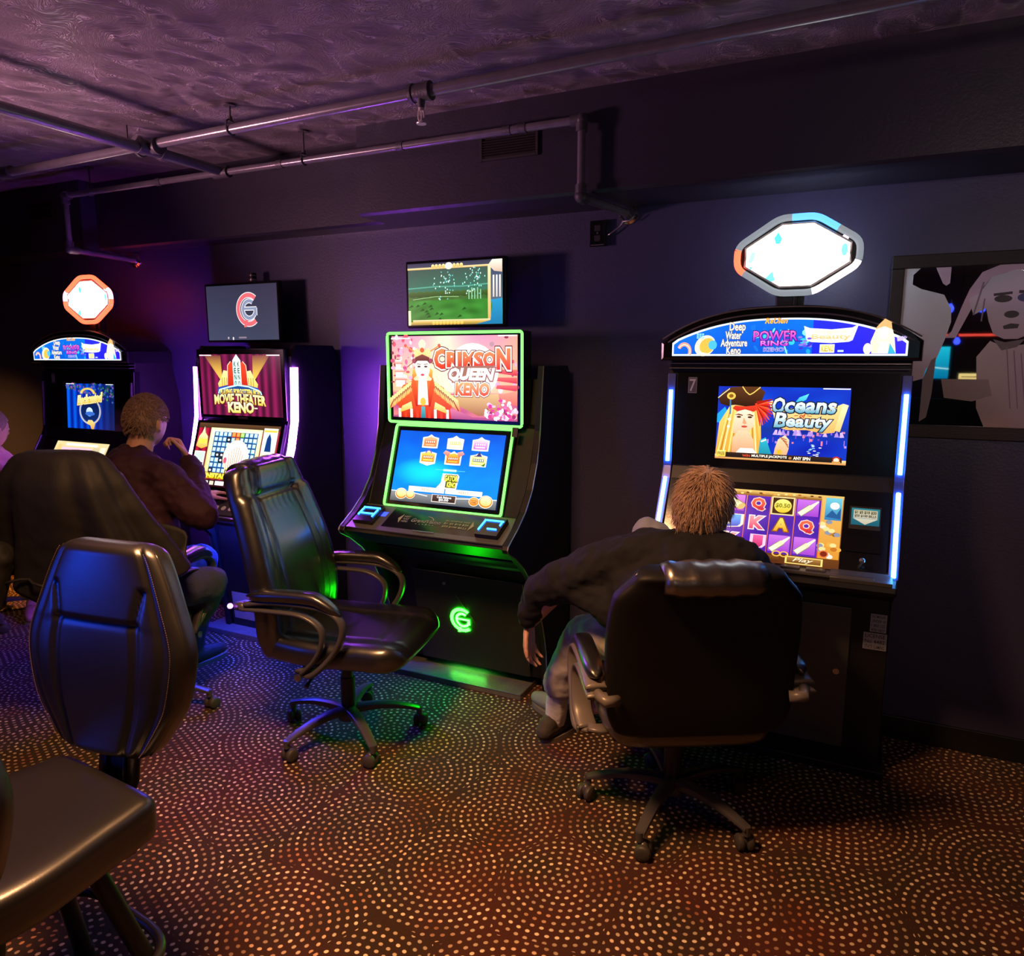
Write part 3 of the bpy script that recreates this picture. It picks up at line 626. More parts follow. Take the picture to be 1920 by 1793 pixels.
def art_reels():
    c = Canvas(1.62)
    c.rect(0, 0, 1, 1, '#5a2c10', '#a86a20'); c.rect(.0, .93, 1, 1, '#8a5018', '#f0c870')
    for i in range(30): random.seed(i); c.ell(random.random(), .96 + random.uniform(-.02, .02), .012, .012, random.choice(['#ffd880', '#b06018', '#f0a840', '#6a3408']), n=8)
    c.grid(lambda x, y: mixc((.20, .08, .58), (.42, .16, .72), fb(x * .8, y * .7, 2)), 36, 24, .03, .13, .86, .92)
    c.rect(.86, .13, .995, .99, '#d8902c', '#e8b860'); c.rect(.885, .66, .99, .97, '#2878b0', '#70c8d8'); c.poly([(.89, .70), (.93, .80), (.96, .74), (.985, .84), (.985, .68)], '#1c5890'); c.ell(.945, .86, .03, .05, '#f0f0e8')
    for i in range(22): random.seed(200 + i); c.ell(random.uniform(.87, .99), random.uniform(.15, .64), .022, .03, random.choice(['#ffd890', '#c07020', '#f0a840', '#7a3c10', '#e8e0d0', '#8890a0']), n=9)
    for i in range(6): c.rect(.03 + .166 * i - .003, .13, .03 + .166 * i + .003, .92, '#c8482a', '#f08848')
    def bottle(cx, cy):
        c.rect(cx - .07, cy - .115, cx + .07, cy + .115, '#a040c8', '#c870e0'); c.line(cx - .055, cy - .10, cx + .02, cy + .02, .075, '#8a8468'); c.line(cx - .052, cy - .095, cx + .022, cy + .025, .058, '#fdf6dc', '#e8dcb0'); c.line(cx + .02, cy + .02, cx + .065, cy + .10, .045, '#fff4d0', w2=.018)
    def scroll(cx, cy):
        c.rect(cx - .07, cy - .115, cx + .07, cy + .115, '#a848c0', '#d880e0'); c.line(cx - .06, cy + .07, cx + .055, cy - .055, .11, '#b08848'); c.line(cx - .058, cy + .07, cx + .05, cy - .05, .085, '#f8ecb8'); c.ell(cx + .05, cy - .05, .022, .05, '#d8b870', rot=-.7)
    X = [.115, .28, .445, .61, .775]; Y = [.80, .535, .27]
    scroll(X[1], Y[0]); bottle(X[4], Y[0]); bottle(X[3], Y[2]); bottle(X[4], Y[2])
    def letter(t, cx, cy, a, b, o): c.text(t, cx - .040, cy - .080, cx + .040, cy + .080, a, b, bold=.05, out=[(o, .06)])
    for cx, cy in ((X[2], Y[0]), (X[4], Y[1])): letter('Q', cx, cy, '#c81828', '#ff6848', '#ffd0c0')
    letter('J', X[1], Y[1], '#2848c0', '#68b0ff', '#f0e0d0'); letter('K', X[2], Y[1], '#d83868', '#ff98a0', '#ffe0e0'); letter('A', X[3], Y[1], '#e09818', '#ffe068', '#8a4a08')
    letter('10', X[0], Y[1], '#30a048', '#98f098', '#e0ffe0'); letter('A', X[0], Y[0], '#e09818', '#ffe068', '#8a4a08'); bottle(X[0], Y[2]); letter('K', X[1], Y[2], '#d83868', '#ff98a0', '#ffe0e0'); letter('J', X[2], Y[2], '#c02860', '#f060a0', '#ffc8e0')
    c.rect(X[3] - .078, Y[0] - .13, X[3] + .078, Y[0] + .13, '#f0d890'); c.rect(X[3] - .068, Y[0] - .113, X[3] + .068, Y[0] + .113, '#3a1c08'); c.ell(X[3], Y[0], .058, .098, '#e8c020', '#fff080'); c.text('$0.50', X[3] - .048, Y[0] - .03, X[3] + .048, Y[0] + .035, '#7a7a10', bold=.03)
    c.rect(.66, .015, .90, .115, '#f8d878'); c.rect(.672, .028, .888, .102, '#6a3c10', '#a8783a'); c.text('Play', .71, .035, .84, .098, '#ffeec8', shear=.35, bold=.01)
    c.ell(.90, .19, .03, .05, '#e07038'); c.ell(.90, .19, .022, .036, '#7a2010')
    c.rect(.05, .02, .62, .10, '#4a2410', '#7a4818'); c.ring(.60, .13, .03, .04, .014, '#f0b850'); c.ring(.65, .13, .03, .04, .014, '#f0b850')
    return c
def art_bill():
    c = Canvas(1.5); c.rect(0, 0, 1, 1, '#1c6e84', '#2c98a8'); c.poly([(.05, .40), (.5, .04), (.95, .40)], '#f4e8c0', '#fff8e0'); c.rect(.08, .42, .92, .90, '#fbf3d6', '#e8dcb0')
    c.text('$1 $5 $10 $20', .12, .66, .88, .84, '#1a1a18', bold=.03); c.text('$50 $100 BILLS', .12, .46, .88, .62, '#1a1a18', bold=.03); return c
def art_number(t):
    c = Canvas(.6); c.rect(0, 0, 1, 1, '#8a8a98'); c.rect(.05, .03, .95, .97, '#3a3a48'); c.text(t, .15, .12, .85, .88, '#b0b0c0', bold=.01); return c
def art_enchanted():
    c = Canvas(1.05)
    c.grid(lambda x, y: mixc(mixc((.01, .10, .55), (.02, .42, .95), (.5 + .5 * sin(x * 46)) * (.3 + .6 * (1 - x))), (.04, .08, .16), max(0, x * 1.5 - .85)), 60, 8)
    random.seed(5)
    for i in range(130):
        x = random.random(); y = 1.0 - random.random() * (.12 + .34 * x ** 1.5); c.ell(x, y, .018, .024, random.choice(['#2a7a48', '#7048a8', '#3a5ab0', '#184830', '#a05088', '#406878', '#1a2c50']), n=7)
    c.ring(.50, .40, .225, .30, .035, '#e8d8a0'); c.ring(.50, .40, .215, .285, .014, '#6a98d8'); c.ell(.50, .40, .19, .25, '#0c2868', '#061a48'); c.ell(.49, .38, .07, .10, '#5aa8f8', '#e0f0ff'); c.ell(.50, .34, .10, .045, '#3868c8')
    c.poly([(.42, .12), (.46, .20), (.54, .20), (.60, .12), (.57, .0), (.52, .0), (.50, .08)], '#e0a040', '#f8d888'); c.ring(.46, .78, .16, .13, .04, '#e8c860', 0, pi)
    w = lambda u, v: (u, v + (u - .5) * .18)
    c.text('Enchanted', .24, .58, .76, .76, '#e8b828', '#fff2a0', bold=.03, shear=.2, out=[('#502808', .10), ('#f8e8b0', .06)], warp=w)
    c.rect(.0, .985, .17, .998, '#ffffff'); c.rect(.84, .985, .99, .998, '#ffffff')
    return c
def art_keno10():
    c = Canvas(1.5); c.rect(0, 0, 1, 1, '#c89850', '#f0d8a0'); c.rect(.05, .06, .12, .92, '#e8c880'); c.rect(.14, .10, .72, .86, '#f4a8c8', '#ffc8dc')
    for i in range(9):
        for j in range(5): c.rect(.16 + .06 * i, .16 + .13 * j, .205 + .06 * i, .25 + .13 * j, ['#ffe8f0', '#e888b8', '#fff0d8'][(i * 3 + j) % 3])
    c.rect(.74, .10, .86, .9, '#8a6a40', '#d8c8a0'); c.rect(.88, .1, .97, .9, '#b8d8d0', '#f8f0d8'); c.rect(.2, .9, .8, .96, '#fff8e8'); return c
def art_signface(kind):
    c = Canvas(1.55); o = [(.0, .35), (.0, .65), (.35, 1.0), (.65, 1.0), (1, .65), (1, .35), (.65, 0), (.35, 0)]
    c.poly(o, '#fff6e6'); c.poly([(.5 + (x - .5) * .97, .5 + (y - .5) * .96) for x, y in o], '#fffdf8')
    c.poly([(.27, .80), (.31, .90), (.35, .78), (.33, .70), (.29, .70)], '#2a7cc0'); c.poly([(.02, .42), (.05, .58), (.09, .60), (.08, .46), (.05, .40)], '#58c0d8'); c.poly([(.20, .14), (.27, .26), (.30, .10), (.26, .07)], '#3ab0d0')
    c.poly([(.55, .10), (.57, .20), (.60, .14), (.62, .18), (.60, .06), (.56, .05)], '#88a8b8'); c.poly([(.64, .16), (.67, .26), (.70, .18), (.67, .12)], '#a0d8e8'); c.ell(.95, .55, .03, .10, '#40b8d8'); c.ell(.95, .74, .03, .05, '#d8b8e8'); c.poly([(.34, .14), (.38, .24), (.41, .08), (.38, .06)], '#d8e8f0')
    c.rect(.04, .30, .06, .35, '#2a90c0'); c.ell(.12, .36, .04, .06, '#c0f0f4')
    return c
# ------------------------------------------------------------------ slot machines
def disp(y0, z0, y1, z1):
    """upward direction of a leaning panel from its lower to its upper edge"""
    return Vector((0, y1 - y0, z1 - z0))
def panel_point(P0, P1, t): return (P0[0] + (P1[0] - P0[0]) * t, P0[1] + (P1[1] - P0[1]) * t)

def arched_machine(label, loc, number, upper_art, lower_art, blue, neon, upx, zscale=1.0):
    t = thing('slot_machine', label, 'slot machine', loc); t.scale.z = zscale
    W = .43
    prof = [(.03, .03), (.03, .70), (-.15, .775), (-.245, .80), (-.255, .815), (-.25, .832), (-.165, .848), (-.020, 1.115), (.002, 1.165), (.03, 1.545), (.03, 1.60), (.29, 1.60), (.335, 1.35), (.335, .03)]
    MB().prism(prof, -W, W, 'x', .006).build('cabinet', M['cabinet'], t)
    MB().box(-W - .02, W + .02, -.012, .378, 0, .035, .004).build('base', M['black'], t)
    MB().box(-W - .02, W + .02, -.0145, -.0115, .030, .034).build('base_strip', M['panel'], t)
    # belly door
    d = MB().box(-.38, .30, .018, .032, .09, .66, .004).build('belly_door', M['panel'], t)
    MB().cyl((.26, .012, .40), (.26, .019, .40), .012, n=14).build('lock', M['metal'], d)
    # console with buttons
    bd = MB().box(-.30, .36, -.238, -.175, .838, .852, .004).build('button_deck', M['deck'], t)
    for i in range(5): MB().box(-.20 + .085 * i, -.135 + .085 * i, -.225, -.195, .850, .859, .003).build('button', M['plastic'], bd)
    MB().prism([(-.245, .832), (-.25, .846), (-.15, .862), (-.145, .848)], .22, .415, 'x').build('console_cheek', M['deck'], t)
    k = MB().cyl((.305, -.16, .862), (.318, -.205, .90), .0035, n=8).ell((.318, -.205, .905), .010).build('lever', M['metal'], t)
    # upper and lower glass
    P0, P1 = (-.018, 1.118), (-.178, .842)
    def on_lower(x, s, lift=0.006): q = panel_point(P0, P1, s); return Vector((x, q[0] - .86 * lift, q[1] + .5 * lift))
    def on_upper(x, s, lift=0.006):
        q = (.004 + .026 * s, 1.165 + .38 * s); return Vector((x, q[0] - lift, q[1]))
    g = MB(); a = on_upper(-.395, .02, .003); b = on_upper(-.395, .99, .003)
    g.prism([(a.y, a.z), (a.y - .003, a.z), (b.y - .003, b.z), (b.y, b.z)], -.395, .395, 'x'); g.build('upper_glass', M['gloss'], t)
    g = MB(); a = on_lower(-.395, .99, .003); b = on_lower(-.395, .01, .003)
    g.prism([(a.y, a.z), (a.y - .003, a.z + .002), (b.y - .003, b.z + .002), (b.y, b.z)], -.395, .395, 'x'); g.build('lower_glass', M['gloss'], t)
    (x0, x1, s0, s1) = upx
    a = on_upper(x0, s0, .0075); u = Vector((x1 - x0, 0, 0)); v = on_upper(x0, s1, .0075) - a
    sc = upper_art().build('upper_screen', M['scr_hi'] if blue else M['scr'], t, a, u, v)
    a = on_lower(-.285, 1.0 - .03, .0085); v = on_lower(-.285, .10, .0085) - a
    if not blue: a = on_lower(-.245, .97, .0085); v = on_lower(-.245, .10, .0085) - a
    lower_art().build('lower_screen', M['scr'], t, a, Vector((.53, 0, 0) if blue else (.49, 0, 0)), v)
    if blue:
        a = on_lower(.272, .42, .008); v = on_lower(.272, .22, .008) - a
        bp = MB(); q = on_lower(.268, .46, .004); q2 = on_lower(.268, .19, .004)
        bp.prism([(q.y, q.z), (q.y - .006, q.z - .001), (q2.y - .006, q2.z - .001), (q2.y, q2.z)], .266, .368, 'x'); bo = bp.build('bill_acceptor', M['black'], t)
        art_bill().build('bill_sign', M['scr_dim'], bo, a + Vector((0, -.002, 0)), Vector((.092, 0, 0)), v)
        q = on_lower(.26, .72, .003); q2 = on_lower(.26, .52, .003)
        MB().prism([(q.y, q.z), (q.y - .012, q.z), (q2.y - .012, q2.z), (q2.y, q2.z)], .26, .375, 'x').build('bill_slot', M['gloss'], bo)
    a = on_upper(-.352 if blue else -.342, .77, .0062); art_number(number).build('number_plate', M['prnt'], t, a, Vector((.034, 0, 0)), Vector((0, .003, .062)))
    # side light bars
    for s in (-1, 1):
        r = MB(); x = s * .418
        pts = [on_upper(0, .97, 0), on_upper(0, .0, 0), on_lower(0, 0, 0), on_lower(0, 1, 0)]
        r.prism([(p.y - (.012), p.z) for p in pts] + [(p.y + .03, p.z) for p in pts[::-1]], x - .016, x + .016, 'x', .003)
        rail = r.build('light_rail', M['rail'] if blue else M['gloss'], t)
        for A, B in ((on_upper(0, .80, .017), on_upper(0, .05, .017)), (on_lower(0, .02, .017), on_lower(0, .99, .017))):
            if blue: MB().cyl((x, A.y, A.z), (x, B.y, B.z), .0075, n=10).build('light_tube', M['em_blue'], rail)
            else: MB().cyl((x, A.y, A.z), (x, B.y, B.z), .0075, n=10).build('light_tube', M['plastic'], rail)
    for z in (1.553, 1.572): MB().box(-.425, .425, -.004, .05, z, z + .005, .0015).build('trim_strip', M['metal'] if z > 1.56 else M['deck'], t)
    # arched header
    def arch(hw, z0, zs, z1, n=24, rc=.05):
        pts = [(-hw, z0), (hw, z0)]
        for i in range(n + 1):
            x = hw * (1 - 2 * i / n); q = abs(x) / hw
            pts.append((x, zs + (z1 - zs) * (1 - q ** 2.6)))
        return pts
    h = MB().prism(arch(.455, 1.585, 1.655, 1.785), -.035, .28, 'y', .012).build('header', M['gloss'], t)
    for hw, zs, z1, yy in ((.447, 1.668, 1.780, -.036), (.425, 1.655, 1.757, -.037)):
        pts = arch(hw, 1.60, zs, z1, 40)[2:]
        MB().tube([(p[0], yy, p[1]) for p in pts], .0032, 6).build('header_trim', M['metal'], h)
    art_marquee().build('header_picture', M['scr_hi'], h, (-.408, -.038, 1.603), (.816, 0, 0), (0, 0, .137))
    # jackpot sign on a post
    s = MB().box(-.05, .05, .10, .15, 1.74, 1.96, .006).box(.015, .03, .085, .10, 1.77, 1.90, .004).build('sign_post', M['black'], t)
    def octo(hx, hz, k=.30, kz=.30): return [(-hx, -hz * kz), (-hx, hz * kz), (-hx * k, hz), (hx * k, hz), (hx, hz * kz), (hx, -hz * kz), (hx * k, -hz), (-hx * k, -hz)]
    zc = 1.972; ox = .02
    def fine(pts, rad=.03, n=4):
        out = []
        for i, p in enumerate(pts):
            a = Vector(pts[i - 1]); b = Vector(p); c = Vector(pts[(i + 1) % len(pts)])
            A = b + (a - b).normalized() * rad; C = b + (c - b).normalized() * rad
            for j in range(n + 1):
                q = j / n; out.append(tuple(A * (1 - q) ** 2 + b * 2 * q * (1 - q) + C * q * q))
        return out
    body = MB().prism([(ox + p[0], zc + p[1]) for p in octo(.205, .128)], .066, .115, 'y', .006).build('jackpot_sign', M['black'], t)
    art_signface(0).build('sign_face', M['sign'], body, (ox - .180, .062, zc - .110), (.360, 0, 0), (0, 0, .220))
    rim = MB().tube([(ox + p[0], .058, zc + p[1]) for p in octo(.184, .1135)], .004, 6, closed=True).build('sign_rim', M['brass'], body)
    MB().tube([(ox + p[0], .118, zc + p[1]) for p in octo(.165, .095)], .005, 6, closed=True).build('back_fill_ring', M['em_halored' if neon else 'em_halo'], body)  # assumed glowing ring, added unseen behind the sign to light wall and soffit
    # lit ring: colour by segment
    R = fine(octo(.213, .136), .03)
    runs = []
    n = len(R)
    for i in range(n):
        a, b = R[i], R[(i + 1) % n]
        for q in range(6):
            p0 = (a[0] + (b[0] - a[0]) * q / 6, a[1] + (b[1] - a[1]) * q / 6); p1 = (a[0] + (b[0] - a[0]) * (q + 1) / 6, a[1] + (b[1] - a[1]) * (q + 1) / 6)
            mx_, mz_ = (p0[0] + p1[0]) / 2, (p0[1] + p1[1]) / 2
            if neon: key = 'em_pink' if (abs(mx_) > .19 and mz_ > -.005) else 'em_red'
            else:
                key = 'em_ringdim'
                if mx_ < -.18 and mz_ < .03: key = 'em_red'
                elif mz_ > .085 and -.02 < mx_ < .15: key = 'em_ringblue'
                elif mz_ < -.03 and mx_ > .06: key = 'em_white_soft'
            if runs and runs[-1][0] == key: runs[-1][1].append(p1)
            else: runs.append((key, [p0, p1]))
    if len(runs) > 1 and runs[0][0] == runs[-1][0]:
        k_, l_ = runs.pop(); runs[0] = (k_, l_ + runs[0][1][1:])
    for key, ls in runs:
        MB().tube([(ox + p[0], .060, zc + p[1]) for p in ls], .0125, 10).build('led_ring', M[key], body, True)
    return t
M['em_white_soft'] = emit('soft_white_led', (1.0, .86, .9), 1.6)
m7 = arched_machine('black slot machine with blue light tubes and a pirate game, under the white octagon sign', (-.29, 2.93, 0), '7', art_oceans, art_reels, True, False, (-.232, .240, .105, .845))
lb = MB().box(.365, .42, .0285, .0302, .575, .645).build('sticker', M['paper'], m7)
def art_notice(lines, fg='#202028', bg='#9a9aa6'):
    c = Canvas(1.0); c.rect(0, 0, 1, 1, bg)
    k = len(lines)
    for i, s_ in enumerate(lines): c.text(s_, .08, 1 - (i + .85) / k, .92, 1 - (i + .2) / k, fg, bold=.01)
    return c
art_notice(['NO MINORS', 'UNDER 18', '1 800 522', '4700 HELP']).build('sticker_print', M['prnt'], lb, (.365, .0283, .575), (.055, 0, 0), (0, 0, .07))
lb = MB().box(.345, .425, .0285, .0302, .505, .57).build('sticker', M['paper'], m7)
art_notice(['LICENSE', 'No 4482', 'STATE GAMING']).build('sticker_print', M['prnt'], lb, (.345, .0283, .505), (.08, 0, 0), (0, 0, .065))
m10 = arched_machine('black arched slot machine with a red neon octagon sign, at the far left', (-4.33, 2.93, 0), '10', art_enchanted, art_keno10, False, True, (-.195, .250, .03, .77), .985)
q_ = Canvas(4); q_.text('PlayUsa', 0, 0, 1, 1, '#e0a890', shear=.35); q_.build('maker_script', M['prnt'], m10, (-.06, -.0265, 1.085), (.15, 0, 0), (0, .006, .022))

M['em_greenfill'] = emit('green_fill_glow', (.10, 1.0, .08), 26.0)  # glow of the strip added to turn the base board green
M['door9'] = mat('grey_door_panel', (.22, .22, .24), .4, bump=.05, bscale=200)
# ---- green machine -------------------------------------------------
def art_queen():
    c = Canvas(1.62)
    c.grid(lambda x, y: mixc(mixc((1.0, .93, .78), (.98, .62, .45), min(1, abs(x - .45) * 1.5)), (.85, .45, .75), max(0, min(1, (y - .55) * 1.4) * abs(sin(x * 5 + 1)))) if y > .3 else mixc((.95, .55, .48), (.70, .30, .50), fb(x, y, 1)), 48, 30)
    random.seed(11)
    for i in range(90):
        x = random.choice([random.uniform(0, .2), random.uniform(.78, 1)]); y = random.uniform(.35, 1.0); c.ell(x, y, random.uniform(.006, .022), random.uniform(.01, .04), random.choice(['#f0a8c8', '#d86898', '#fff0f4', '#c04870', '#b8909c', '#f8d0d8', '#e05060', '#8a3048']), n=8)
    for y0, wd in ((.66, .07), (.56, .09), (.46, .11)): c.poly([(.02, y0), (.02 + wd, y0), (.02 + wd * .8, y0 + .05), (.03, y0 + .05)], '#e86850', '#fff0e8'); c.rect(.03, y0 - .08, .02 + wd * .8, y0, '#fff0ea')
    for i in range(3): c.poly([(.84, .56 - .09 * i), (1, .53 - .09 * i), (1, .60 - .09 * i), (.85, .60 - .09 * i)], '#c82838', '#f06858')
    c.ell(.66, .58, .20, .33, '#ffe8d8', '#fff8ea'); c.ell(.66, .58, .185, .305, '#fffaf0')
    c.poly([(.48, .28), (.55, .16), (.70, .05), (.80, .06), (.88, .14), (.86, .32), (.72, .30), (.60, .33)], '#a86838', '#e0b878'); c.poly([(.86, .30), (1, .36), (1, .18), (.90, .22)], '#f06850', '#ff9878')
    c.poly([(.0, .0), (1, 0), (1, .04), (.66, .03), (.52, .12), (.0, .02)], '#a84878', '#d87898')
    for i in range(70): c.ell(random.uniform(.76, 1.0), random.uniform(.02, .26) * random.uniform(.5, 1), random.uniform(.006, .02), random.uniform(.01, .03), random.choice(['#ffe8f4', '#f070b0', '#fff', '#e0408c', '#ffc0dc', '#a03060']), n=7)
    # queen
    c.poly([(.05, .0), (.06, .12), (.02, .18), (.09, .40), (.18, .46), (.34, .46), (.43, .38), (.52, .18), (.48, .12), (.49, .0)], '#c82008', '#f07030')
    for s in (-1, 1):
        for i in range(9):
            x = .26 + s * (.075 + .020 * i); y = .42 - .024 * i; c.poly([(x, y + .03), (x + s * .05, y + .01), (x + s * .07, y - .14), (x + s * .02, y - .10)], '#f8a028' if i % 2 else '#e05818', '#ffe898'); c.line(x + s * .01, y, x + s * .055, y - .13, .012, '#8a2808')
        c.poly([(.26 + s * .02, .16), (.26 + s * .06, .44), (.26 + s * .085, .50), (.26 + s * .10, .40), (.26 + s * .06, .14)], '#b81808', '#f86828')
        for i in range(4): c.line(.26 + s * (.05 + .05 * i), .0, .26 + s * (.05 + .05 * i), .11, .035, '#fff4e4' if i % 2 else '#e84018')
        c.poly([(.26 + s * .09, .12), (.26 + s * .20, .06), (.26 + s * .18, .14), (.26 + s * .10, .20)], '#f0b030', '#ffe8a0')
        c.poly([(.26 + s * .055, .63), (.26 + s * .085, .58), (.26 + s * .08, .48), (.26 + s * .05, .52)], '#e87820', '#f8c860')
        c.line(.26 + s * .05, .80, .26 + s * .14, .88, .016, '#d89048'); c.ell(.26 + s * .14, .885, .012, .02, '#e85838'); c.line(.26 + s * .06, .70, .26 + s * .13, .62, .012, '#a06030')
    c.poly([(.215, .16), (.225, .48), (.26, .50), (.295, .48), (.305, .16)], '#ffe4cc', '#fff6ea'); c.poly([(.24, .0), (.245, .14), (.275, .14), (.28, .0)], '#287888', '#58b0b8'); c.ell(.26, .20, .022, .05, '#f0b840')
    c.ell(.26, .615, .062, .135, '#ffeede', '#fff8ee'); c.poly([(.195, .66), (.20, .74), (.26, .78), (.32, .74), (.325, .66), (.30, .70), (.22, .70)], '#4a2018', '#8a4838')
    for s in (-1, 1): c.ell(.26 + s * .028, .63, .014, .011, '#503028'); c.line(.26 + s * .012, .655, .26 + s * .045, .665, .008, '#704838')
    c.ell(.26, .53, .015, .014, '#d84858'); c.line(.26, .62, .255, .575, .006, '#e0b0a0')
    c.poly([(.19, .74), (.21, .86), (.235, .82), (.26, .97), (.285, .82), (.31, .86), (.33, .74), (.26, .78)], '#f8c868', '#fff0c8'); c.ell(.26, .90, .030, .055, '#f8e0c0'); c.ell(.26, .83, .018, .03, '#e86030')
    for s in (-1, 1): c.ell(.26 + s * .05, .80, .02, .04, '#fbd890'); c.ell(.26 + s * .07, .70, .016, .03, '#a04858')
    # title
    o = [('#5a1408', .10), ('#ffe8d8', .065)]
    xs = [(.365, .455), (.468, .555), (.56, .585), (.595, .675), (.683, .745), (.752, .84), (.855, .945)]
    for ch, (a, b) in zip('CRIMSON', xs):
        big = ch == 'C' or (ch == 'N'); c.text(ch, a, .635 if not big else .615, b, .795 if not big else .83, '#d83008', '#ff8850', bold=.05, out=o)
    c.text('QUEEN', .48, .455, .83, .61, '#fff4e8', '#fffaf2', bold=.05, shear=.25, out=[('#a06a60', .085)])
    c.text('KENO', .53, .295, .79, .435, '#e04810', '#ffa868', bold=.05, shear=.1, out=o)
    c.rect(0, .965, .16, .98, '#fff'); c.rect(.86, .985, 1, .998, '#fff'); c.text('0', .004, .90, .02, .96, '#0a3a10'); return c
def art_menu():
    c = Canvas(1.56)
    c.grid(lambda x, y: mixc(mixc((.0, .50, .98), (.0, .28, .78), min(1, max(0, (y - .4) * 1.6))), (.05, .85, 1.0), max(0, 1 - ((x - .32) ** 2 * 9 + (y - .42) ** 2 * 22)) * .9 + .12 * fb(x, y)), 40, 26)
    c.rect(0, 0, 1, .13, '#505458', '#8a8e90'); c.path([(0, .14), (.22, .13), (.36, .10)], .012, '#e8f0f0'); c.path([(.62, .10), (.80, .12), (1, .13)], .012, '#e8f0f0')
    X = (.31, .55, .785); Y = (.855, .64)
    fillc = [[('#e87838', '#f8b888', '#c04810'), ('#fbf0b8', '#fffbe8', '#e8c860'), ('#c850c8', '#f0e0f4', '#d880d8')], [('#e08820', '#f8d860', '#b85810'), ('#e86828', '#ffc040', '#d83818'), ('#d8e050', '#fbf8b0', '#4a6a78')]]
    for j, y in enumerate(Y):
        for i, x in enumerate(X):
            a, b, d = fillc[j][i]
            c.poly([(x - .075, y - .085), (x - .078, y + .06), (x - .03, y + .075), (x, y + .105), (x + .03, y + .075), (x + .078, y + .06), (x + .075, y - .085), (x, y - (.12 if i == 0 and j == 1 else .088))], '#fff8ec')
            c.poly([(x - .062, y - .065), (x - .065, y + .045), (x, y + .075), (x + .065, y + .045), (x + .062, y - .065)], a, b)
            c.rect(x - .05, y - .02, x + .05, y + .02, d); c.rect(x - .045, y - .05, x + .045, y - .03, b)
            for k in range(5): c.rect(x - .044 + .019 * k, y - .012, x - .032 + .019 * k, y + .014, '#fff4d8')
            if (i, j) == (1, 1):
                for s in (-1, 1): c.poly([(x + s * .05, y + .02), (x + s * .10, y + .07), (x + s * .08, y + .11), (x + s * .03, y + .085)], '#e86050', '#f8b0a0')
            if (i, j) == (2, 1): c.poly([(x - .06, y + .05), (x - .02, y + .065), (x, y + .12), (x + .03, y + .05)], '#3a3878'); c.poly([(x + .03, y - .07), (x + .07, y - .03), (x + .06, y - .08)], '#3a7830')
            if (i, j) == (0, 1): c.ring(x, y + .055, .03, .05, .016, '#7858a8', 0, pi)
    c.line(.40, .475, .68, .475, .006, '#68d8ff'); c.rect(.475, .462, .60, .490, '#c8f4ff')
    c.poly([(.43, .22), (.47, .30), (.475, .43), (.62, .43), (.635, .40), (.62, .22)], '#fff6ea'); c.rect(.515, .24, .61, .41, '#484018'); c.text('GATOR', .50, .33, .62, .405, '#f0e838', '#fff870', bold=.05, out='#303008', ow=.09); c.text('KENO', .53, .25, .61, .315, '#f0e838', '#fff870', bold=.05, out='#303008', ow=.09)
    c.rect(.17, .155, .515, .222, '#fdf0e0', '#fffaf2'); c.rect(.525, .155, .865, .222, '#fdf0e0', '#fffaf2'); c.text('KENO', .30, .172, .39, .205, '#b08040', bold=.0); c.text('REELS', .65, .172, .74, .205, '#b08040', bold=.0)
    c.rect(.405, .03, .635, .135, '#e8d8d0'); c.rect(.412, .04, .628, .128, '#2a1a18', '#584038'); c.text('Cash Balance', .455, .09, .59, .118, '#fff', bold=.03); c.text('$0.00', .475, .047, .565, .083, '#fff', bold=.03)
    for x, y, r in ((.105, .105, .062), (.195, .10, .048), (.80, .085, .05), (.905, .095, .068)): c.ell(x, y, r * .95, r * 1.25, '#fff2dc'); c.ell(x, y, r * .86, r * 1.12, '#e88018'); c.ell(x, y + .008, r * .74, r * .95, '#f8c868' if r != .05 else '#e89040', '#fff4c8' if r != .05 else '#f8b060')
    c.text('NUDGE', .775, .09, .825, .105, '#8a4008'); c.text('GAME', .78, .065, .82, .08, '#8a4008'); return c
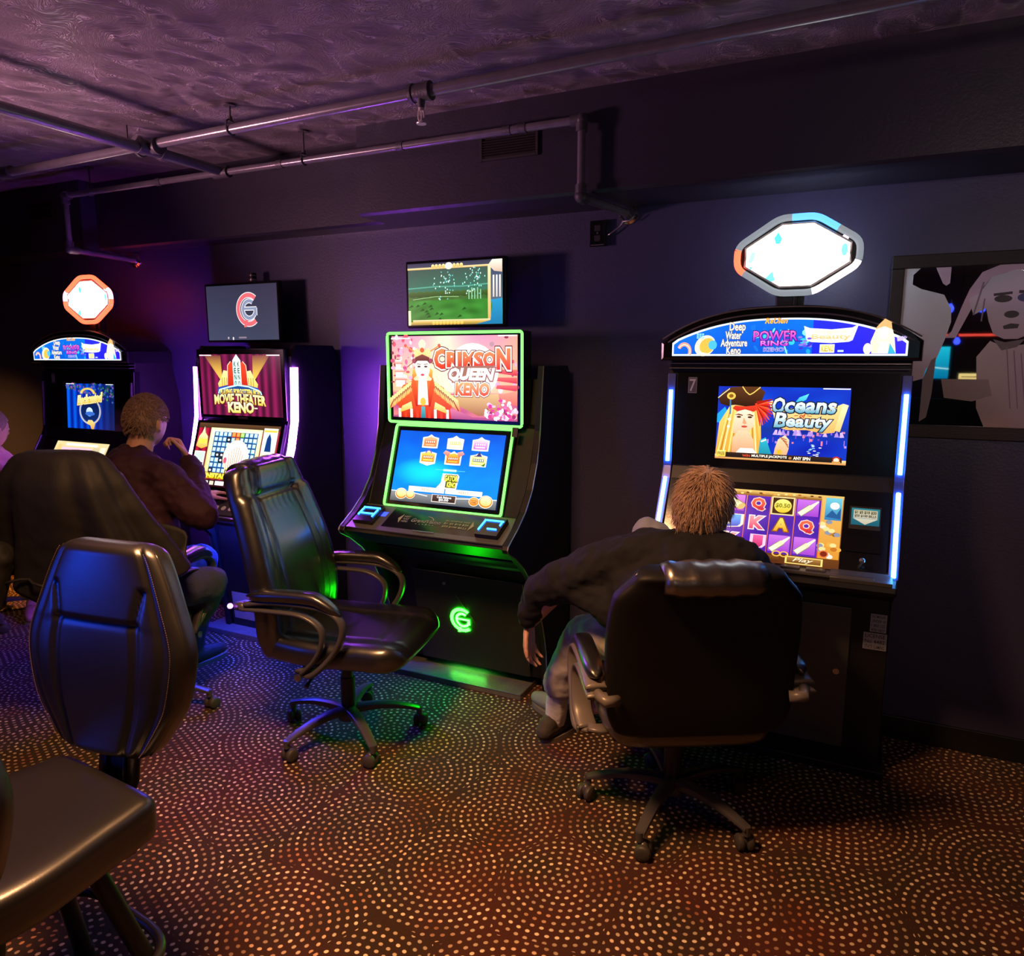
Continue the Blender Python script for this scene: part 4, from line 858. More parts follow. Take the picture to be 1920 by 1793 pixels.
def art_meadow():
    c = Canvas(1.7)
    c.grid(lambda x, y: mixc((.28, .62, .22), (.16, .42, .10), fb(x * .9, y * 1.4, 3)) if y < .40 else (mixc((.20, .36, .12), (.30, .46, .20), fb(x * 2, y * 2, 1)) if y < .52 else mixc((.22, .46, .36), (.26, .34, .30), min(1, (y - .52) * 2.4))), 50, 36)
    for i in range(12): c.ell(.05 + .08 * i, .50, .05, .05, '#2e4a18', '#4a6a2a', n=12)
    c.path([(.05, .42), (.3, .46), (.55, .45)], .008, '#a8d890'); c.path([(0, .60), (.3, .62), (.6, .61), (.95, .64)], .02, '#58a890')
    random.seed(21)
    for cx, cy in ((.40, .70), (.72, .74)):
        for i in range(46): a = random.uniform(0, 2 * pi); q = random.random() ** .7; c.ell(cx + .13 * q * cos(a), cy + .24 * q * sin(a) - .08 * q, .006, .014, random.choice(['#d8fff0', '#a0f0e0', '#f0fff8', '#70c8c0']), n=6)
    for i in range(24): c.ell(.72 + random.uniform(-.09, .09), .94 + random.uniform(-.04, .04), .007, .012, '#b8ffff', n=6)
    for i in range(5): c.line(.66 + .03 * i, .40, .66 + .03 * i, .55 + .03 * (i % 2), .02, '#88c898')
    for i in range(14): x = random.random() * .8; y = random.uniform(.06, .34); c.poly([(x, y), (x + .03, y + .05), (x + .05, y + .02)], '#1c4a10')
    for a in ((0, .90, .88, .93), (.855, .08, .885, .93), (.05, .05, .88, .085)): c.rect(*a, '#e8b060', '#ffe8b0')
    c.rect(0, .93, .88, 1, '#48485a', '#383850'); c.rect(0, 0, .9, .05, '#8a7030', '#d8b850')
    for i in range(9):
        if i != 4: c.ell(.28 + .038 * i, .945, .018, .032, '#f0b040', '#fff0b0', n=10)
        c.ell(.28 + .038 * i, .03, .017, .028, '#f0a830', '#ffe070', n=10)
    c.ell(.45, .94, .04, .055, '#fff6e0')
    c.rect(.885, .34, 1, 1, '#586878', '#384868'); c.poly([(.86, .92), (.90, 1), (1, 1), (1, .80), (.92, .82)], '#d8b8a0', '#fff0e0')
    for i in range(3): c.rect(.905 + .032 * i, .42, .922 + .032 * i, .76, '#d8c8c0', '#f8f0ea')
    c.poly([(.73, .0), (.88, .06), (.90, .30), (.885, .38), (1, .40), (1, 0)], '#1878a8', '#2898c8'); c.rect(0, 0, .028, .24, '#fff0c0'); return c
def deck_text():
    c = Canvas(7); c.poly([(.0, .5), (.045, .95), (.045, .05)], '#8a9068'); c.poly([(1, .5), (.955, .95), (.955, .05)], '#8a9068')
    for i, s_ in enumerate(('INSERT', 'TICKET', 'HERE')): c.text(s_, .065, .66 - .24 * i, .15, .82 - .24 * i, '#7a8460')
    c.text('GrandVision', .19, .30, .58, .62, '#7c8670', shear=.2); c.ring(.38, .45, .10, .5, .06, '#8a9478', .3, 1.7)
    for i in range(6): c.text('GAMING'[i], .27 + .045 * i, .10, .285 + .045 * i, .2, '#7c8670')
    c.text('BILL ACCEPTOR TAKES', .62, .70, .93, .82, '#8a9468'); c.text('$1 $5 $10 $20', .62, .40, .93, .60, '#8a9468'); c.text('$50 $100 BILLS', .62, .10, .93, .30, '#8a9468'); return c

def side_profile(k=1.0):
    front = [(.03, 1.56), (.012, 1.40), (.0, 1.28), (-.035, 1.14), (-.085, 1.03), (-.155, .945), (-.235, .885), (-.320, .835), (-.330, .820), (-.320, .803), (-.25, .765), (-.165, .70), (-.09, .62), (-.02, .50), (.045, .36), (.085, .22), (.10, .02)]
    return front + [(.37, .02), (.37, 1.50), (.32, 1.56)]
m8 = thing('slot_machine', 'slot machine with green lit screen frames and a glowing green round emblem on its door', 'slot machine', (-1.70, 2.92, 0))
for s in (-1, 1):
    pn = MB().prism(side_profile(), s * .415 - .014, s * .415 + .014, 'x', .004).build('side_panel', M['cabinet'], m8)
    fr = side_profile()[:17]
    MB().tube([(s * .430, p[0] - .001, p[1]) for p in fr], .0028, 6).build('edge_trim', M['metal'], pn)
core = [(.06, 1.30), (.02, 1.285), (-.135, .915), (-.150, .905), (-.305, .832), (-.312, .815), (-.18, .735), (-.06, .70), (.03, .62), (.145, .06), (.36, .03), (.36, 1.50), (.10, 1.50)]
MB().prism(core, -.402, .402, 'x', .004).build('cabinet', M['cabinet'], m8)
ud = MB().box(-.352, .352, -.018, .075, 1.290, 1.712, .006).box(-.20, .20, .07, .20, 1.34, 1.66, .01).build('upper_display', M['gloss'], m8)
art_queen().build('screen_picture', M['scr_hi'], ud, (-.327, -.019, 1.318), (.654, 0, 0), (0, 0, .376))
def frame_loop(pts, r=.0065):
    return MB().tube(pts, r, 8, closed=True)
def rr(x0, x1, z0, z1, y0, y1, rad=.012):
    """rounded rectangle on a leaning plane: y0 at z0, y1 at z1"""
    out = []
    for cx, cz, a0 in ((x1 - rad, z1 - rad, 0), (x0 + rad, z1 - rad, pi / 2), (x0 + rad, z0 + rad, pi), (x1 - rad, z0 + rad, 1.5 * pi)):
        for i in range(5):
            a = a0 + i * pi / 8; z = cz + rad * sin(a); out.append((cx + rad * cos(a), y0 + (y1 - y0) * (z - z0) / (z1 - z0), z))
    return out
frame_loop(rr(-.350, .350, 1.295, 1.708, -.022, -.022)).build('led_frame', M['em_green'], ud, True)
ld = MB().prism([(-.012, 1.288), (-.142, .910), (-.118, .905), (.02, 1.285)], -.318, .318, 'x', .003).build('lower_display', M['gloss'], m8)
a = Vector((-.278, -.1392, .938)); v = Vector((0, .108, .318)); art_menu().build('screen_picture', M['scr_hi'], ld, a, (.556, 0, 0), v)
frame_loop(rr(-.307, .307, .914, 1.282, -.1475, -.0205)).build('led_frame', M['em_green'], ld, True)
MB().prism([(-.3135, .8305), (-.3165, .8365), (-.152, .9135), (-.149, .908)], -.40, .40, 'x', .002).build('console_top', M['deck'], m8)
MB().prism([(-.2885, .8455), (-.290, .849), (-.160, .9105), (-.158, .907)], -.225, .255, 'x').build('console_plate', M['gloss'], m8)
slope = Vector((0, .13, .0612)); a = Vector((-.17, -.262, .8635)); deck_text().build('console_print', M['prnt'], m8, a, (.39, 0, 0), slope * .50)
MB().tube([(-.05 + .012 * i, -.296 - .003 * sin(i * pi / 9), .8475) for i in range(10)], .0035, 8).build('lip', M['metal'], m8)
for s, nm in ((-1, 0), (1, 0)):
    x0 = -.372 if s < 0 else .262
    r = MB().prism([(-.292, .850), (-.300, .868), (-.195, .918), (-.185, .898)], x0 - .005, x0 + .105, 'x', .004).build('card_reader', M['gloss'], m8)
    def bar(u0, u1, v0, v1):
        a = Vector((0, -.2975, .8705)); b = Vector((0, -.196, .9185)); n = Vector((0, -.43, .9))
        p = lambda u, v: Vector((x0 + u * .10, 0, 0)) + a + (b - a) * v + n * .0025
        return MB().tube([p(u0, v0), p(u1, v1)], .0040, 8).build('light_bar', M['em_bluecap'], r)
    bar(.06, .96, .80, .80); bar(.08, .10, .30, .80) if s < 0 else bar(.05, .10, .2, .78)
    (bar(.88, .90, .25, .70), bar(.15, .85, .42, .42)) if s < 0 else (bar(.9, .9, .55, .8), bar(.42, .85, .30, .30))
cl_ = MB().prism([(-.225, .876), (-.228, .879), (-.20, .893), (-.198, .889)], -.268, -.243, 'x').build('chip_symbol', M['em_bulb'], m8)
dr = MB().prism([(.027, .560), (.018, .565), (.108, .075), (.120, .075)], -.27, .335, 'x', .003).build('belly_door', M['door8'], m8)
MB().tube([(-.27, .0215, .563), (.335, .0215, .563)], .0022, 6).build('door_seam', M['metal'], dr)
MB().tube([(.335, .0225, .560), (.335, .110, .078)], .0018, 6).build('door_seam', M['metal'], dr)
lc = Canvas(1.0); logo(lc, .5, .5, .44, '#0eff0e', '#12ff12', 1.0)
dv = Vector((0, -.0905, .490)).normalized()
lc.build('glowing_emblem', M['em_logo_pic'] if 'em_logo_pic' in M else picture('green_emblem', 110.0), dr, Vector((-.085, .0735, .2500)), (.150, 0, 0), dv * .150)
MB().cyl((-.03, .040, .452), (.062, .0645, .322), .0028, n=6).build('scratch_bar', M['panel'], dr)
MB().cyl((-.09, .024, .51), (-.09, .031, .508), .008, n=12).build('lock', M['metal'], dr)
MB().box(-.12, .08, .128, .142, .068, .0745).build('green_fill_strip', M['em_greenfill'], m8)  # unseen glowing strip, added to strengthen the emblem's green light on the base
st = MB().box(.350, .395, .026, .030, .49, .545).build('sticker', M['paper'], m8)
st.location.y = -.012
MB().box(-.56, .335, 0, .34, 0, .030, .003).build('base_board', M['basewood'], m8)
MB().tube([(-.56, -.001, .028), (.335, -.001, .028)], .002, 6).build('base_edge', M['metal'], m8)
MB().box(-.39, .39, -.10, .06, .6985, .7035).build('under_tray', M['black'], m8)
MB().prism([(-.06, 1.255), (-.068, 1.255), (-.058, 1.295), (-.05, 1.295)], .322, .348, 'x').build('hinge', M['panel'], m8)

# ---- purple machine -------------------------------------------------
def art_theater():
    c = Canvas(1.62)
    c.grid(lambda x, y: mixc((.26, .06, .16), (.58, .12, .34), (.5 + .5 * sin(x * 62 + 1.5 * sin(x * 9))) * (1.15 - .7 * abs(x - .5)) * (.75 if y > .7 else 1)), 90, 6)
    for s in (-1, 1):
        for i in range(6): c.line(.47 + s * .20, .58, .47 + s * (.22 + .032 * i), .98, .03, '#f8c850', '#7a3a38', w2=.07)
        c.poly([(.47 + s * .10, .40), (.47 + s * .10, .72), (.47 + s * .17, .74), (.47 + s * .205, .62), (.47 + s * .25, .52), (.47 + s * .24, .44)], '#f8c040', '#fff0a0')
        for i in range(3): c.line(.47 + s * (.135 + .03 * i), .44, .47 + s * (.135 + .03 * i), .62, .012, '#b87818')
        c.poly([(.47 + s * .045, .46), (.47 + s * .045, .86), (.47 + s * .075, .88), (.47 + s * .115, .82), (.47 + s * .13, .46)], '#c02818', '#e84828'); c.path([(.47 + s * .13, .50), (.47 + s * .115, .82), (.47 + s * .075, .885)], .014, '#ffd0b0')
        c.poly([(.47 + s * .10, .40), (.47 + s * .13, .50), (.47 + s * .25, .46), (.47 + s * .26, .38)], '#3040a0')
    c.poly([(.42, .46), (.42, .90), (.47, 1.0), (.52, .90), (.52, .46)], '#e8fff8'); c.poly([(.43, .46), (.43, .89), (.465, .96), (.465, .46)], '#a8dcd0', '#e0f8f0'); c.poly([(.475, .46), (.475, .96), (.51, .89), (.51, .46)], '#c8ece0', '#f4fffa')
    for i, ch in enumerate('KENO'): c.text(ch, .435, .80 - .105 * i, .46, .88 - .105 * i, '#0a4038'); c.text(ch, .48, .80 - .105 * i, .505, .88 - .105 * i, '#0a4038')
    W = [(.21, .30), (.235, .42), (.34, .46), (.47, .50), (.60, .48), (.72, .42), (.745, .40), (.78, .26)]
    c.poly(W + [(.70, .30), (.47, .34), (.28, .30)], '#1a3060', '#284a90'); c.path(W, .026, '#88e0ff'); c.path(W, .012, '#f0ffff')
    wp = lambda u, v: (u, v - .28 * (u - .47) ** 2)
    c.text('PLAYING FORGOTTEN BOX', .245, .355, .74, .435, '#f0b020', '#fff070', bold=.05, warp=wp)
    c.text('MOVIE THEATER', .165, .205, .80, .355, '#f0c848', '#fff4b0', bold=.04, out=[('#5a2818', .06)], warp=wp)
    c.text('KENO', .335, .055, .65, .215, '#f4d060', '#fff8d0', bold=.05, out=[('#5a2818', .06)]); c.rect(.66, .12, .70, .14, '#f8e8d0'); c.rect(.29, .15, .32, .165, '#c83048')
    c.rect(.0, .975, .155, .99, '#fff'); c.rect(.84, .975, .995, .99, '#fff'); return c
def art_kenoboard():
    c = Canvas(1.25); c.grid(lambda x, y: mixc((.35, .04, .12), (.75, .10, .25), .5 + .5 * sin(x * 70)), 60, 2)
    c.rect(.0, .92, 1, 1, '#402818', '#604028'); c.rect(.16, .12, .80, .93, '#e8b850', '#fff0b8'); c.rect(.175, .14, .785, .90, '#f8dc88', '#fff8d8'); c.rect(.215, .20, .755, .87, '#203048')
    random.seed(8)
    for j in range(8):
        for i in range(10):
            x = .22 + .0535 * i; y = .795 - .083 * j; k = random.random()
            col, c2 = ('#2868b8', '#c8f0ff') if k < .72 else (('#181820', '#303040') if k < .9 else ('#48a8e8', '#f0ffff'))
            if j == 0 and 4 <= i <= 5 or (j == 1 and i == 5): col, c2 = '#e85020', '#f8a050'
            if j == 0 and i == 6: col, c2 = '#70c030', '#c0f080'
            c.rect(x, y, x + .048, y + .072, col); c.rect(x + .007, y + .012, x + .043, y + .068, c2 if k < .72 else c2)
            if .72 <= k < .9: c.ell(x + .025, y + .036, .014, .018, '#fff', n=8)
    c.ell(.53, .48, .155, .27, '#e8c8a8', '#fff4d8'); c.ell(.53, .48, .145, .25, '#fbe8d0', '#fffaf0')
    for i in range(9): c.line(.44 + .022 * i, .27, .42 + .028 * i, .64 - .012 * (i - 4) ** 2, .009, '#b08068' if i < 5 else '#c86838', w2=.006)
    c.ell(.41, .42, .02, .05, '#e05878'); c.rect(.42, .19, .64, .30, '#f8dc88'); c.rect(.43, .205, .63, .275, '#503820'); c.ell(.465, .24, .024, .032, '#fff0b0')
    c.text('INSTANT', .20, .13, .52, .20, '#f0d010', '#fff468', bold=.07, out='#806000', ow=.11); c.rect(.44, .12, .66, .19, '#f0c8a0', '#fbe8d0')
    c.poly([(.01, .62), (.03, .78), (.06, .84), (.08, .94), (.10, .84), (.14, .78), (.155, .62), (.08, .58)], '#e8b030', '#fff4c8'); c.rect(.03, .66, .14, .74, '#f8d850')
    c.rect(.01, .16, .145, .54, '#f4f0e0'); c.rect(.02, .38, .135, .52, '#c8d8d0'); c.rect(.02, .18, .135, .36, '#303028')
    for i in range(4): c.ell(.05 + .06 * (i % 2), .22 + .09 * (i // 2), .024, .04, '#f8f4d8')
    c.rect(.82, .56, .985, .96, '#fff4d8'); c.rect(.83, .60, .975, .90, '#d8f0f8'); c.poly([(.86, .60), (.87, .80), (.895, .88), (.92, .80), (.935, .60)], '#103878'); c.rect(.83, .90, .975, .93, '#f0c840'); c.rect(.82, .46, .985, .56, '#fbe8c8')
    c.rect(.82, .12, .985, .46, '#8a4a30', '#a86848'); c.poly([(.86, .12), (.875, .35), (.90, .42), (.92, .35), (.94, .12)], '#f8f0e8')
    c.rect(0, 0, 1, .10, '#2a1018'); c.rect(.20, .02, .25, .08, '#f8f0e8'); c.rect(.27, .02, .32, .08, '#f0d8c0'); c.rect(.34, .02, .45, .085, '#fff8f0'); c.rect(.5, .03, .9, .08, '#c89060'); return c
m9 = thing('slot_machine', 'slot machine edged in purple light strips, showing a theater keno game', 'slot machine', (-3.0, 2.92, 0))
def prof9(): return [(.03, 1.66), (.0, 1.60), (-.01, 1.27), (-.06, 1.10), (-.135, .93), (-.20, .86), (-.275, .80), (-.28, .775), (-.24, .745), (-.10, .70), (.0, .60), (.06, .30), (.08, .02), (.37, .02), (.37, 1.60), (.33, 1.66)]
for s in (-1, 1): MB().prism(prof9(), s * .325 - .015, s * .325 + .015, 'x', .004).build('side_panel', M['cabinet'], m9)
MB().prism([(.05, 1.64), (.004, 1.628), (-.004, 1.268), (-.02, 1.245), (-.132, .915), (-.262, .79), (-.262, .762), (-.245, .738), (-.02, .738), (.02, .62), (.10, .03), (.36, .03), (.36, 1.64)], -.312, .312, 'x', .003).build('cabinet', M['gloss'], m9)
ud = MB().box(-.312, .312, -.024, .0, 1.268, 1.640, .004).build('upper_display', M['gloss'], m9)
art_theater().build('screen_picture', M['scr_hi'], ud, (-.287, -.0248, 1.288), (.574, 0, 0), (0, 0, .325))
ld = MB().prism([(-.022, 1.248), (-.040, 1.256), (-.158, .905), (-.135, .90)], -.312, .312, 'x', .003).build('lower_display', M['gloss'], m9)
art_kenoboard().build('screen_picture', M['scr_hi'], ld, Vector((-.290, -.1550, .918)), (.580, 0, 0), Vector((0, .1085, .325)))
c9 = Canvas(3); c9.rect(0, 0, 1, 1, '#503848', '#786880'); c9.build('badge', M['prnt'], ud, (-.03, -.0248, 1.271), (.07, 0, 0), (0, 0, .012))
art_number('9').build('number_plate', M['prnt'], ud, (-.318, -.0252, 1.545), (.028, 0, 0), (0, 0, .055))
MB().prism([(-.262, .792), (-.268, .80), (-.165, .885), (-.158, .878)], -.308, .308, 'x', .003).build('console_top', M['panel'], m9)
MB().box(-.308, .308, -.296, -.262, .768, .794, .006).build('console_lip', M['metal'], m9)
bt = MB()
for i in range(9):
    o_ = MB().cyl((-.20 + .05 * i, -.232, .8215), (-.20 + .05 * i, -.237, .8285), .014, n=12).build('button', M['paper'], m9)
MB().box(-.05, .02, -.205, -.19, .846, .862, .003).build('bill_slot', M['black'], m9)
for s in (-1, 1):
    pts = [(.335, 1.545), (.325, 1.40)]
    path = [(-.004, 1.545), (-.010, 1.40), (-.018, 1.27), (-.052, 1.13), (-.095, 1.02), (-.138, .935)]
    q = MB()
    rings = []
    for y, z in path: rings.append([(s * .341, y - .012, z), (s * .341, y + .034, z), (s * .352, y + .034, z), (s * .352, y - .012, z)])
    q.loft(rings); q.build('light_strip', M['em_purple'], m9)
MB().box(-.29, .29, -.150, -.070, .7285, .7335).build('underglow_strip', M['em_violet'], m9)
MB().prism([(.045, .56), (.038, .56), (.088, .08), (.096, .08)], -.27, .27, 'x', .002).build('belly_door', M['door9'], m9)
MB().box(-.44, .38, 0, .34, 0, .030, .003).build('base_board', M['basewood'], m9)

# ---- monitors over the machines -----------------------------------------
def monitor(label, loc, w_, h_, art, m, tilt, pole, yaw=0):
    t = thing('overhead_monitor', label, 'monitor', loc)
    t.rotation_euler = (radians(-tilt), 0, yaw)
    MB().box(-w_ / 2, w_ / 2, -.014, .018, -h_ / 2, h_ / 2, .006).build('bezel', M['gloss'], t)
    MB().box(-w_ * .33, w_ * .36, .016, .045, -h_ * .36, h_ * .36, .012).build('rear_housing', M['black'], t)
    art.build('screen_picture', m, t, (-w_ / 2 + .014, -.0145, -h_ / 2 + .014), (w_ - .028, 0, 0), (0, 0, h_ - .028))
    d = WY - loc[1] - .045
    MB().box(-.04, .04, .04, .045 + d, -.04, .04, .004).box(-.09, .09, d - .002, d + .010 + .030, -.09, .09, .003).build('wall_bracket', M['blackmetal'], t)
    if pole:
        MB().cyl((.03, .055, -.1), (.03, .055, h_ / 2 + .055), .020, n=16).build('pole', M['blackmetal'], t, auto=40)
        MB().cyl((.03, .055, h_ / 2 + .012), (.03, .055, h_ / 2 + .022), .0225, n=16).cyl((.03, .055, h_ / 2 + .038), (.03, .055, h_ / 2 + .044), .0225, n=16).build('pole_collar', M['metal'], t, auto=40)
    return t
c = Canvas(1.78); c.grid(lambda x, y: mixc((.25, .27, .36), (.17, .16, .24), (y * .6 + x * .2)), 12, 8)
logo(c, .60, .55, .30, '#e86870', '#8892b0', 1.78, '#f8f0f4'); c.rect(.28, .02, .30, .06, '#b8a8b0'); c.ell(.36, .03, .01, .03, '#e8e0e8'); c.rect(.44, .03, .55, .06, '#8a7888')
monitor('wall monitor showing a red and grey round emblem, above the purple machine', (-3.235, 3.18, 1.848), .565, .335, c, M['scr'], 0, True)
monitor('wall monitor showing a green meadow scene, above the green-lit machine', (-1.805, 3.12, 1.898), .545, .320, art_meadow(), M['scr'], 0, False)

# ---- etched mirror ----------------------------------------------------
mi = thing('etched_mirror', 'large dark-framed wall mirror etched with a pale portrait, at the right edge', 'mirror', (.10, WY, 1.335))
MW, MH = .78, .60
def mm():
    m = mat('mirror_glass', (.75, .74, .76), .02, metal=1, bump=.002, bscale=8); return m
MB().box(0, MW, -.016, -.002, 0, MH).build('mirror_glass', mm(), mi)
for nm, b in (('frame_rail', (-.045, MW + .045, MH, MH + .05)), ('frame_rail', (-.045, MW + .045, -.05, 0)), ('frame_stile', (-.045, 0, 0, MH)), ('frame_stile', (MW, MW + .045, 0, MH))):
    MB().box(b[0], b[1], -.026, -.001, b[2], b[3], .003).build(nm, M['frame'], mi)
def art_etch():
    c = Canvas(1.3); k = '#a08a94'
    P = lambda L: [(x, y) for x, y in L]
    c.poly(P([(0, .25), (0, 1), (.07, 1), (.04, .96), (.04, .90), (.08, .87), (.18, .83), (.215, .74), (.22, .66), (.20, .55), (.17, .42), (.13, .36), (.12, .30)]), k, '#c4b0bc')
    c.poly(P([(.135, 1), (.20, 1), (.20, .90), (.185, .885), (.17, .90)]), k)
    c.poly(P([(.20, .56), (.225, .60), (.26, .76), (.285, .86), (.33, .96), (.40, 1), (.50, 1), (.56, .97), (.50, .97), (.43, .955), (.37, .93), (.33, .85), (.30, .74), (.245, .56)]), k)
    c.poly(P([(.285, .80), (.33, .84), (.37, .93), (.47, .97), (.56, .93), (.585, .82), (.57, .64), (.545, .58), (.50, .55), (.445, .55), (.40, .58), (.375, .66), (.36, .74), (.31, .70)]), k, '#b8a4ac')
    c.poly(P([(.35, .30), (.34, .44), (.39, .54), (.45, .50), (.54, .52), (.60, .56), (.72, .52), (.80, .40), (.80, .0), (.40, .0), (.36, .12)]), '#84706c', '#a08c8c')
    c.poly(P([(.20, .30), (.22, .18), (.34, .16), (.42, .20), (.40, .30)]), '#7a6864')
    c.poly(P([(.12, .30), (.15, .42), (.17, .44), (.165, .20), (.15, .05), (.12, .02)]), '#6a5c60')
    d = '#221c22'
    c.ell(.425, .795, .036, .022, d); c.ell(.515, .80, .034, .026, '#283860'); c.line(.385, .82, .46, .83, .016, d); c.line(.485, .835, .55, .83, .018, d); c.ell(.465, .70, .03, .022, d); c.poly(P([(.435, .63), (.465, .645), (.50, .64), (.495, .615), (.44, .61)]), d)
    c.line(.31, .70, .34, .90, .01, '#6a5a62'); c.line(.345, .66, .35, .80, .008, '#6a5a62'); c.poly(P([(.40, .55), (.45, .53), (.53, .55), (.50, .50), (.44, .48)]), '#5a4c50')
    for i in range(5): c.line(.46 + .03 * i, .50 - .02 * i, .50 + .03 * i, .12, .006, '#6a5a58')
    return c
ec_ = art_etch(); ec_.c = [[tuple(min(.75, q * 2.1) for q in v_) for v_ in f_] for f_ in ec_.c]
ec_.build('etched_portrait', M['frost_pic'] if 'frost_pic' in M else picture('frosted_print', 0), mi, (0, -.0165, 0), (MW, 0, 0), (0, 0, MH), step=.00004)

# ---- things the mirror reflects, standing in the room behind the viewer
for i, (x, y, z) in enumerate(((.62, -1.2, 2.05), (.98, -2.2, 2.10), (1.22, -1.7, 1.98), (.9, -3.4, 1.80))):
    b = thing('string_light_bulb', ('lowest', 'second lowest', 'highest', 'farthest')[i] + ' of the small blue string bulbs reflected in the etched mirror', 'light', (x, y, z), 0, 'blue string light bulbs')
    MB().lathe([(.008, .03), (.014, .02), (.030, -.01), (.034, -.03), (.026, -.052), (.006, -.062)], 14).build('bulb', M['em_bulb'], b, True)
    MB().cyl((0, 0, .02), (0, 0, .055), .014, n=12).cyl((0, 0, .05), (0, 0, ZC - z), .003, n=6).build('socket_and_wire', M['black'], b)
tv = thing('bar_television', 'cyan lit television over the bar behind the viewer, seen in the mirror', 'television', (.62, -4.9, 1.52))
MB().box(-.38, .38, -.05, .0, -.24, .24, .008).build('bezel', M['black'], tv)
c = Canvas(1.6); c.grid(lambda x, y: mixc((.0, .45, .62), (.1, .75, .85), y), 8, 6); c.poly([(.2, .4), (.4, .6), (.55, .5), (.5, .38)], '#103848'); c.line(.0, .3, 1, .5, .03, '#b0f0f0')
c.build('screen_picture', M['scr'], tv, (.35, .0005, -.21), (-.70, 0, 0), (0, 0, .42))
MB().box(-.06, .06, -.1, -.05, -.06, .06).build('wall_mount', M['black'], tv)
br = thing('back_bar', 'dark back bar with a red lit shelf edge, seen in the mirror', 'bar', (1.0, -4.75, 0))
MB().box(-1.4, 1.6, -.24, .12, 0, 1.05, .01).build('counter', M['frame'], br); MB().box(-1.4, 1.6, -.24, -.02, 1.86, 1.90, .004).build('shelf', M['frame'], br)
MB().box(-1.35, 1.55, -.02, .0, 1.865, 1.895).build('red_strip', M['em_red_soft'] if 'em_red_soft' in M else emit('red_shelf_light', (1, .08, .05), 1.0), br)
c = Canvas(1.4); c.rect(0, 0, 1, 1, '#a87830', '#f0d888')
for i in range(6): c.rect(.06, .08 + .15 * i, .94, .12 + .15 * i, '#503008')
MB().box(.06, .62, -.05, -.005, 1.08, 1.40, .01).build('menu_box', M['black'], br); c.build('menu_display', M['scr'], br, (.60, -.0045, 1.10), (-.52, 0, 0), (0, 0, .28))
# ------------------------------------------------------------------ upholstery
def sgnpow(v, e): return math.copysign(abs(v) ** e, v)
PROF = {}
def profile(e, nu, asp=.22):
    if (e, nu) not in PROF:
        n = 1600; P = [(sgnpow(cos(2 * pi * i / n), e), sgnpow(sin(2 * pi * i / n), e)) for i in range(n + 1)]; S = [0]
        for a, b in zip(P, P[1:]): S.append(S[-1] + sqrt((a[0] - b[0]) ** 2 + ((a[1] - b[1]) * asp) ** 2))
        out = []; j = 0
        for i in range(nu):
            t = S[-1] * i / nu
            while S[j + 1] < t: j += 1
            q = (t - S[j]) / max(1e-9, S[j + 1] - S[j]); out.append((P[j][0] + (P[j + 1][0] - P[j][0]) * q, P[j][1] + (P[j + 1][1] - P[j][1]) * q))
        PROF[(e, nu)] = out
    return PROF[(e, nu)]
def cushion(curve, width, df, db, feat=None, nv=60, nu=84, e=.62, round_=.10):
    """curve(v) -> (centre, forward normal); width / df / db(v) half width, front and back thickness"""
    rings = []
    vs = [.5 - .5 * cos(pi * i / (nv - 1)) for i in range(nv)]
    for v in vs:
        C, N = curve(v); X = Vector((1, 0, 0))
        q = min(v, 1 - v) / round_; k = sqrt(max(0, 1 - (1 - min(1, q)) ** 2)); k = max(k, .02)
        wv = width(v) * (.72 + .28 * k) if k > .03 else width(v) * .70; ring = []
        for j in range(nu):
            x, s_ = profile(e, nu)[j]
            d = (df(v) if s_ > 0 else db(v)) * s_ * k
            if feat and s_ > 0: d += feat(x * wv, x, v) * k * min(1, s_ * 1.4)
            ring.append(C + X * x * wv + N * d)
        rings.append(ring)
    return MB().loft(rings)
def poly_curve(pts):
    P = [Vector((0, a, b)) for a, b in pts]
    def f(v):
        t = v * (len(P) - 1); i = min(int(t), len(P) - 2); u = t - i
        p0 = P[max(i - 1, 0)]; p1 = P[i]; p2 = P[i + 1]; p3 = P[min(i + 2, len(P) - 1)]
        c = .5 * ((2 * p1) + (-p0 + p2) * u + (2 * p0 - 5 * p1 + 4 * p2 - p3) * u * u + (-p0 + 3 * p1 - 3 * p2 + p3) * u ** 3)
        t_ = .5 * ((-p0 + p2) + 2 * (2 * p0 - 5 * p1 + 4 * p2 - p3) * u + 3 * (-p0 + 3 * p1 - 3 * p2 + p3) * u * u); t_.normalize()
        return c, Vector((0, t_.z, -t_.y))
    return f
def interp(tab):
    X = [a for a, _ in tab]; Yv = [b for _, b in tab]; n = len(tab); S = []
    for i in range(n):
        if i == 0: S.append((Yv[1] - Yv[0]) / (X[1] - X[0]))
        elif i == n - 1: S.append((Yv[-1] - Yv[-2]) / (X[-1] - X[-2]))
        else:
            a = (Yv[i] - Yv[i - 1]) / (X[i] - X[i - 1]); b = (Yv[i + 1] - Yv[i]) / (X[i + 1] - X[i]); S.append(0 if a * b <= 0 else 2 * a * b / (a + b))
    def f(v):
        v = min(X[-1], max(X[0], v)); i = 0
        while i < n - 2 and v > X[i + 1]: i += 1
        h = X[i + 1] - X[i]; t = (v - X[i]) / h
        return (Yv[i] * (1 + 2 * t) * (1 - t) ** 2 + S[i] * h * t * (1 - t) ** 2 + Yv[i + 1] * t * t * (3 - 2 * t) + S[i + 1] * h * t * t * (t - 1))
    return f
def groove(x, c, w, d): return -d * math.exp(-((x - c) / w) ** 2)
def wr(x, v, k): return .0007 * sin(x * 160 + 9 * sin(v * 21 + k)) * sin(v * 8 + k)

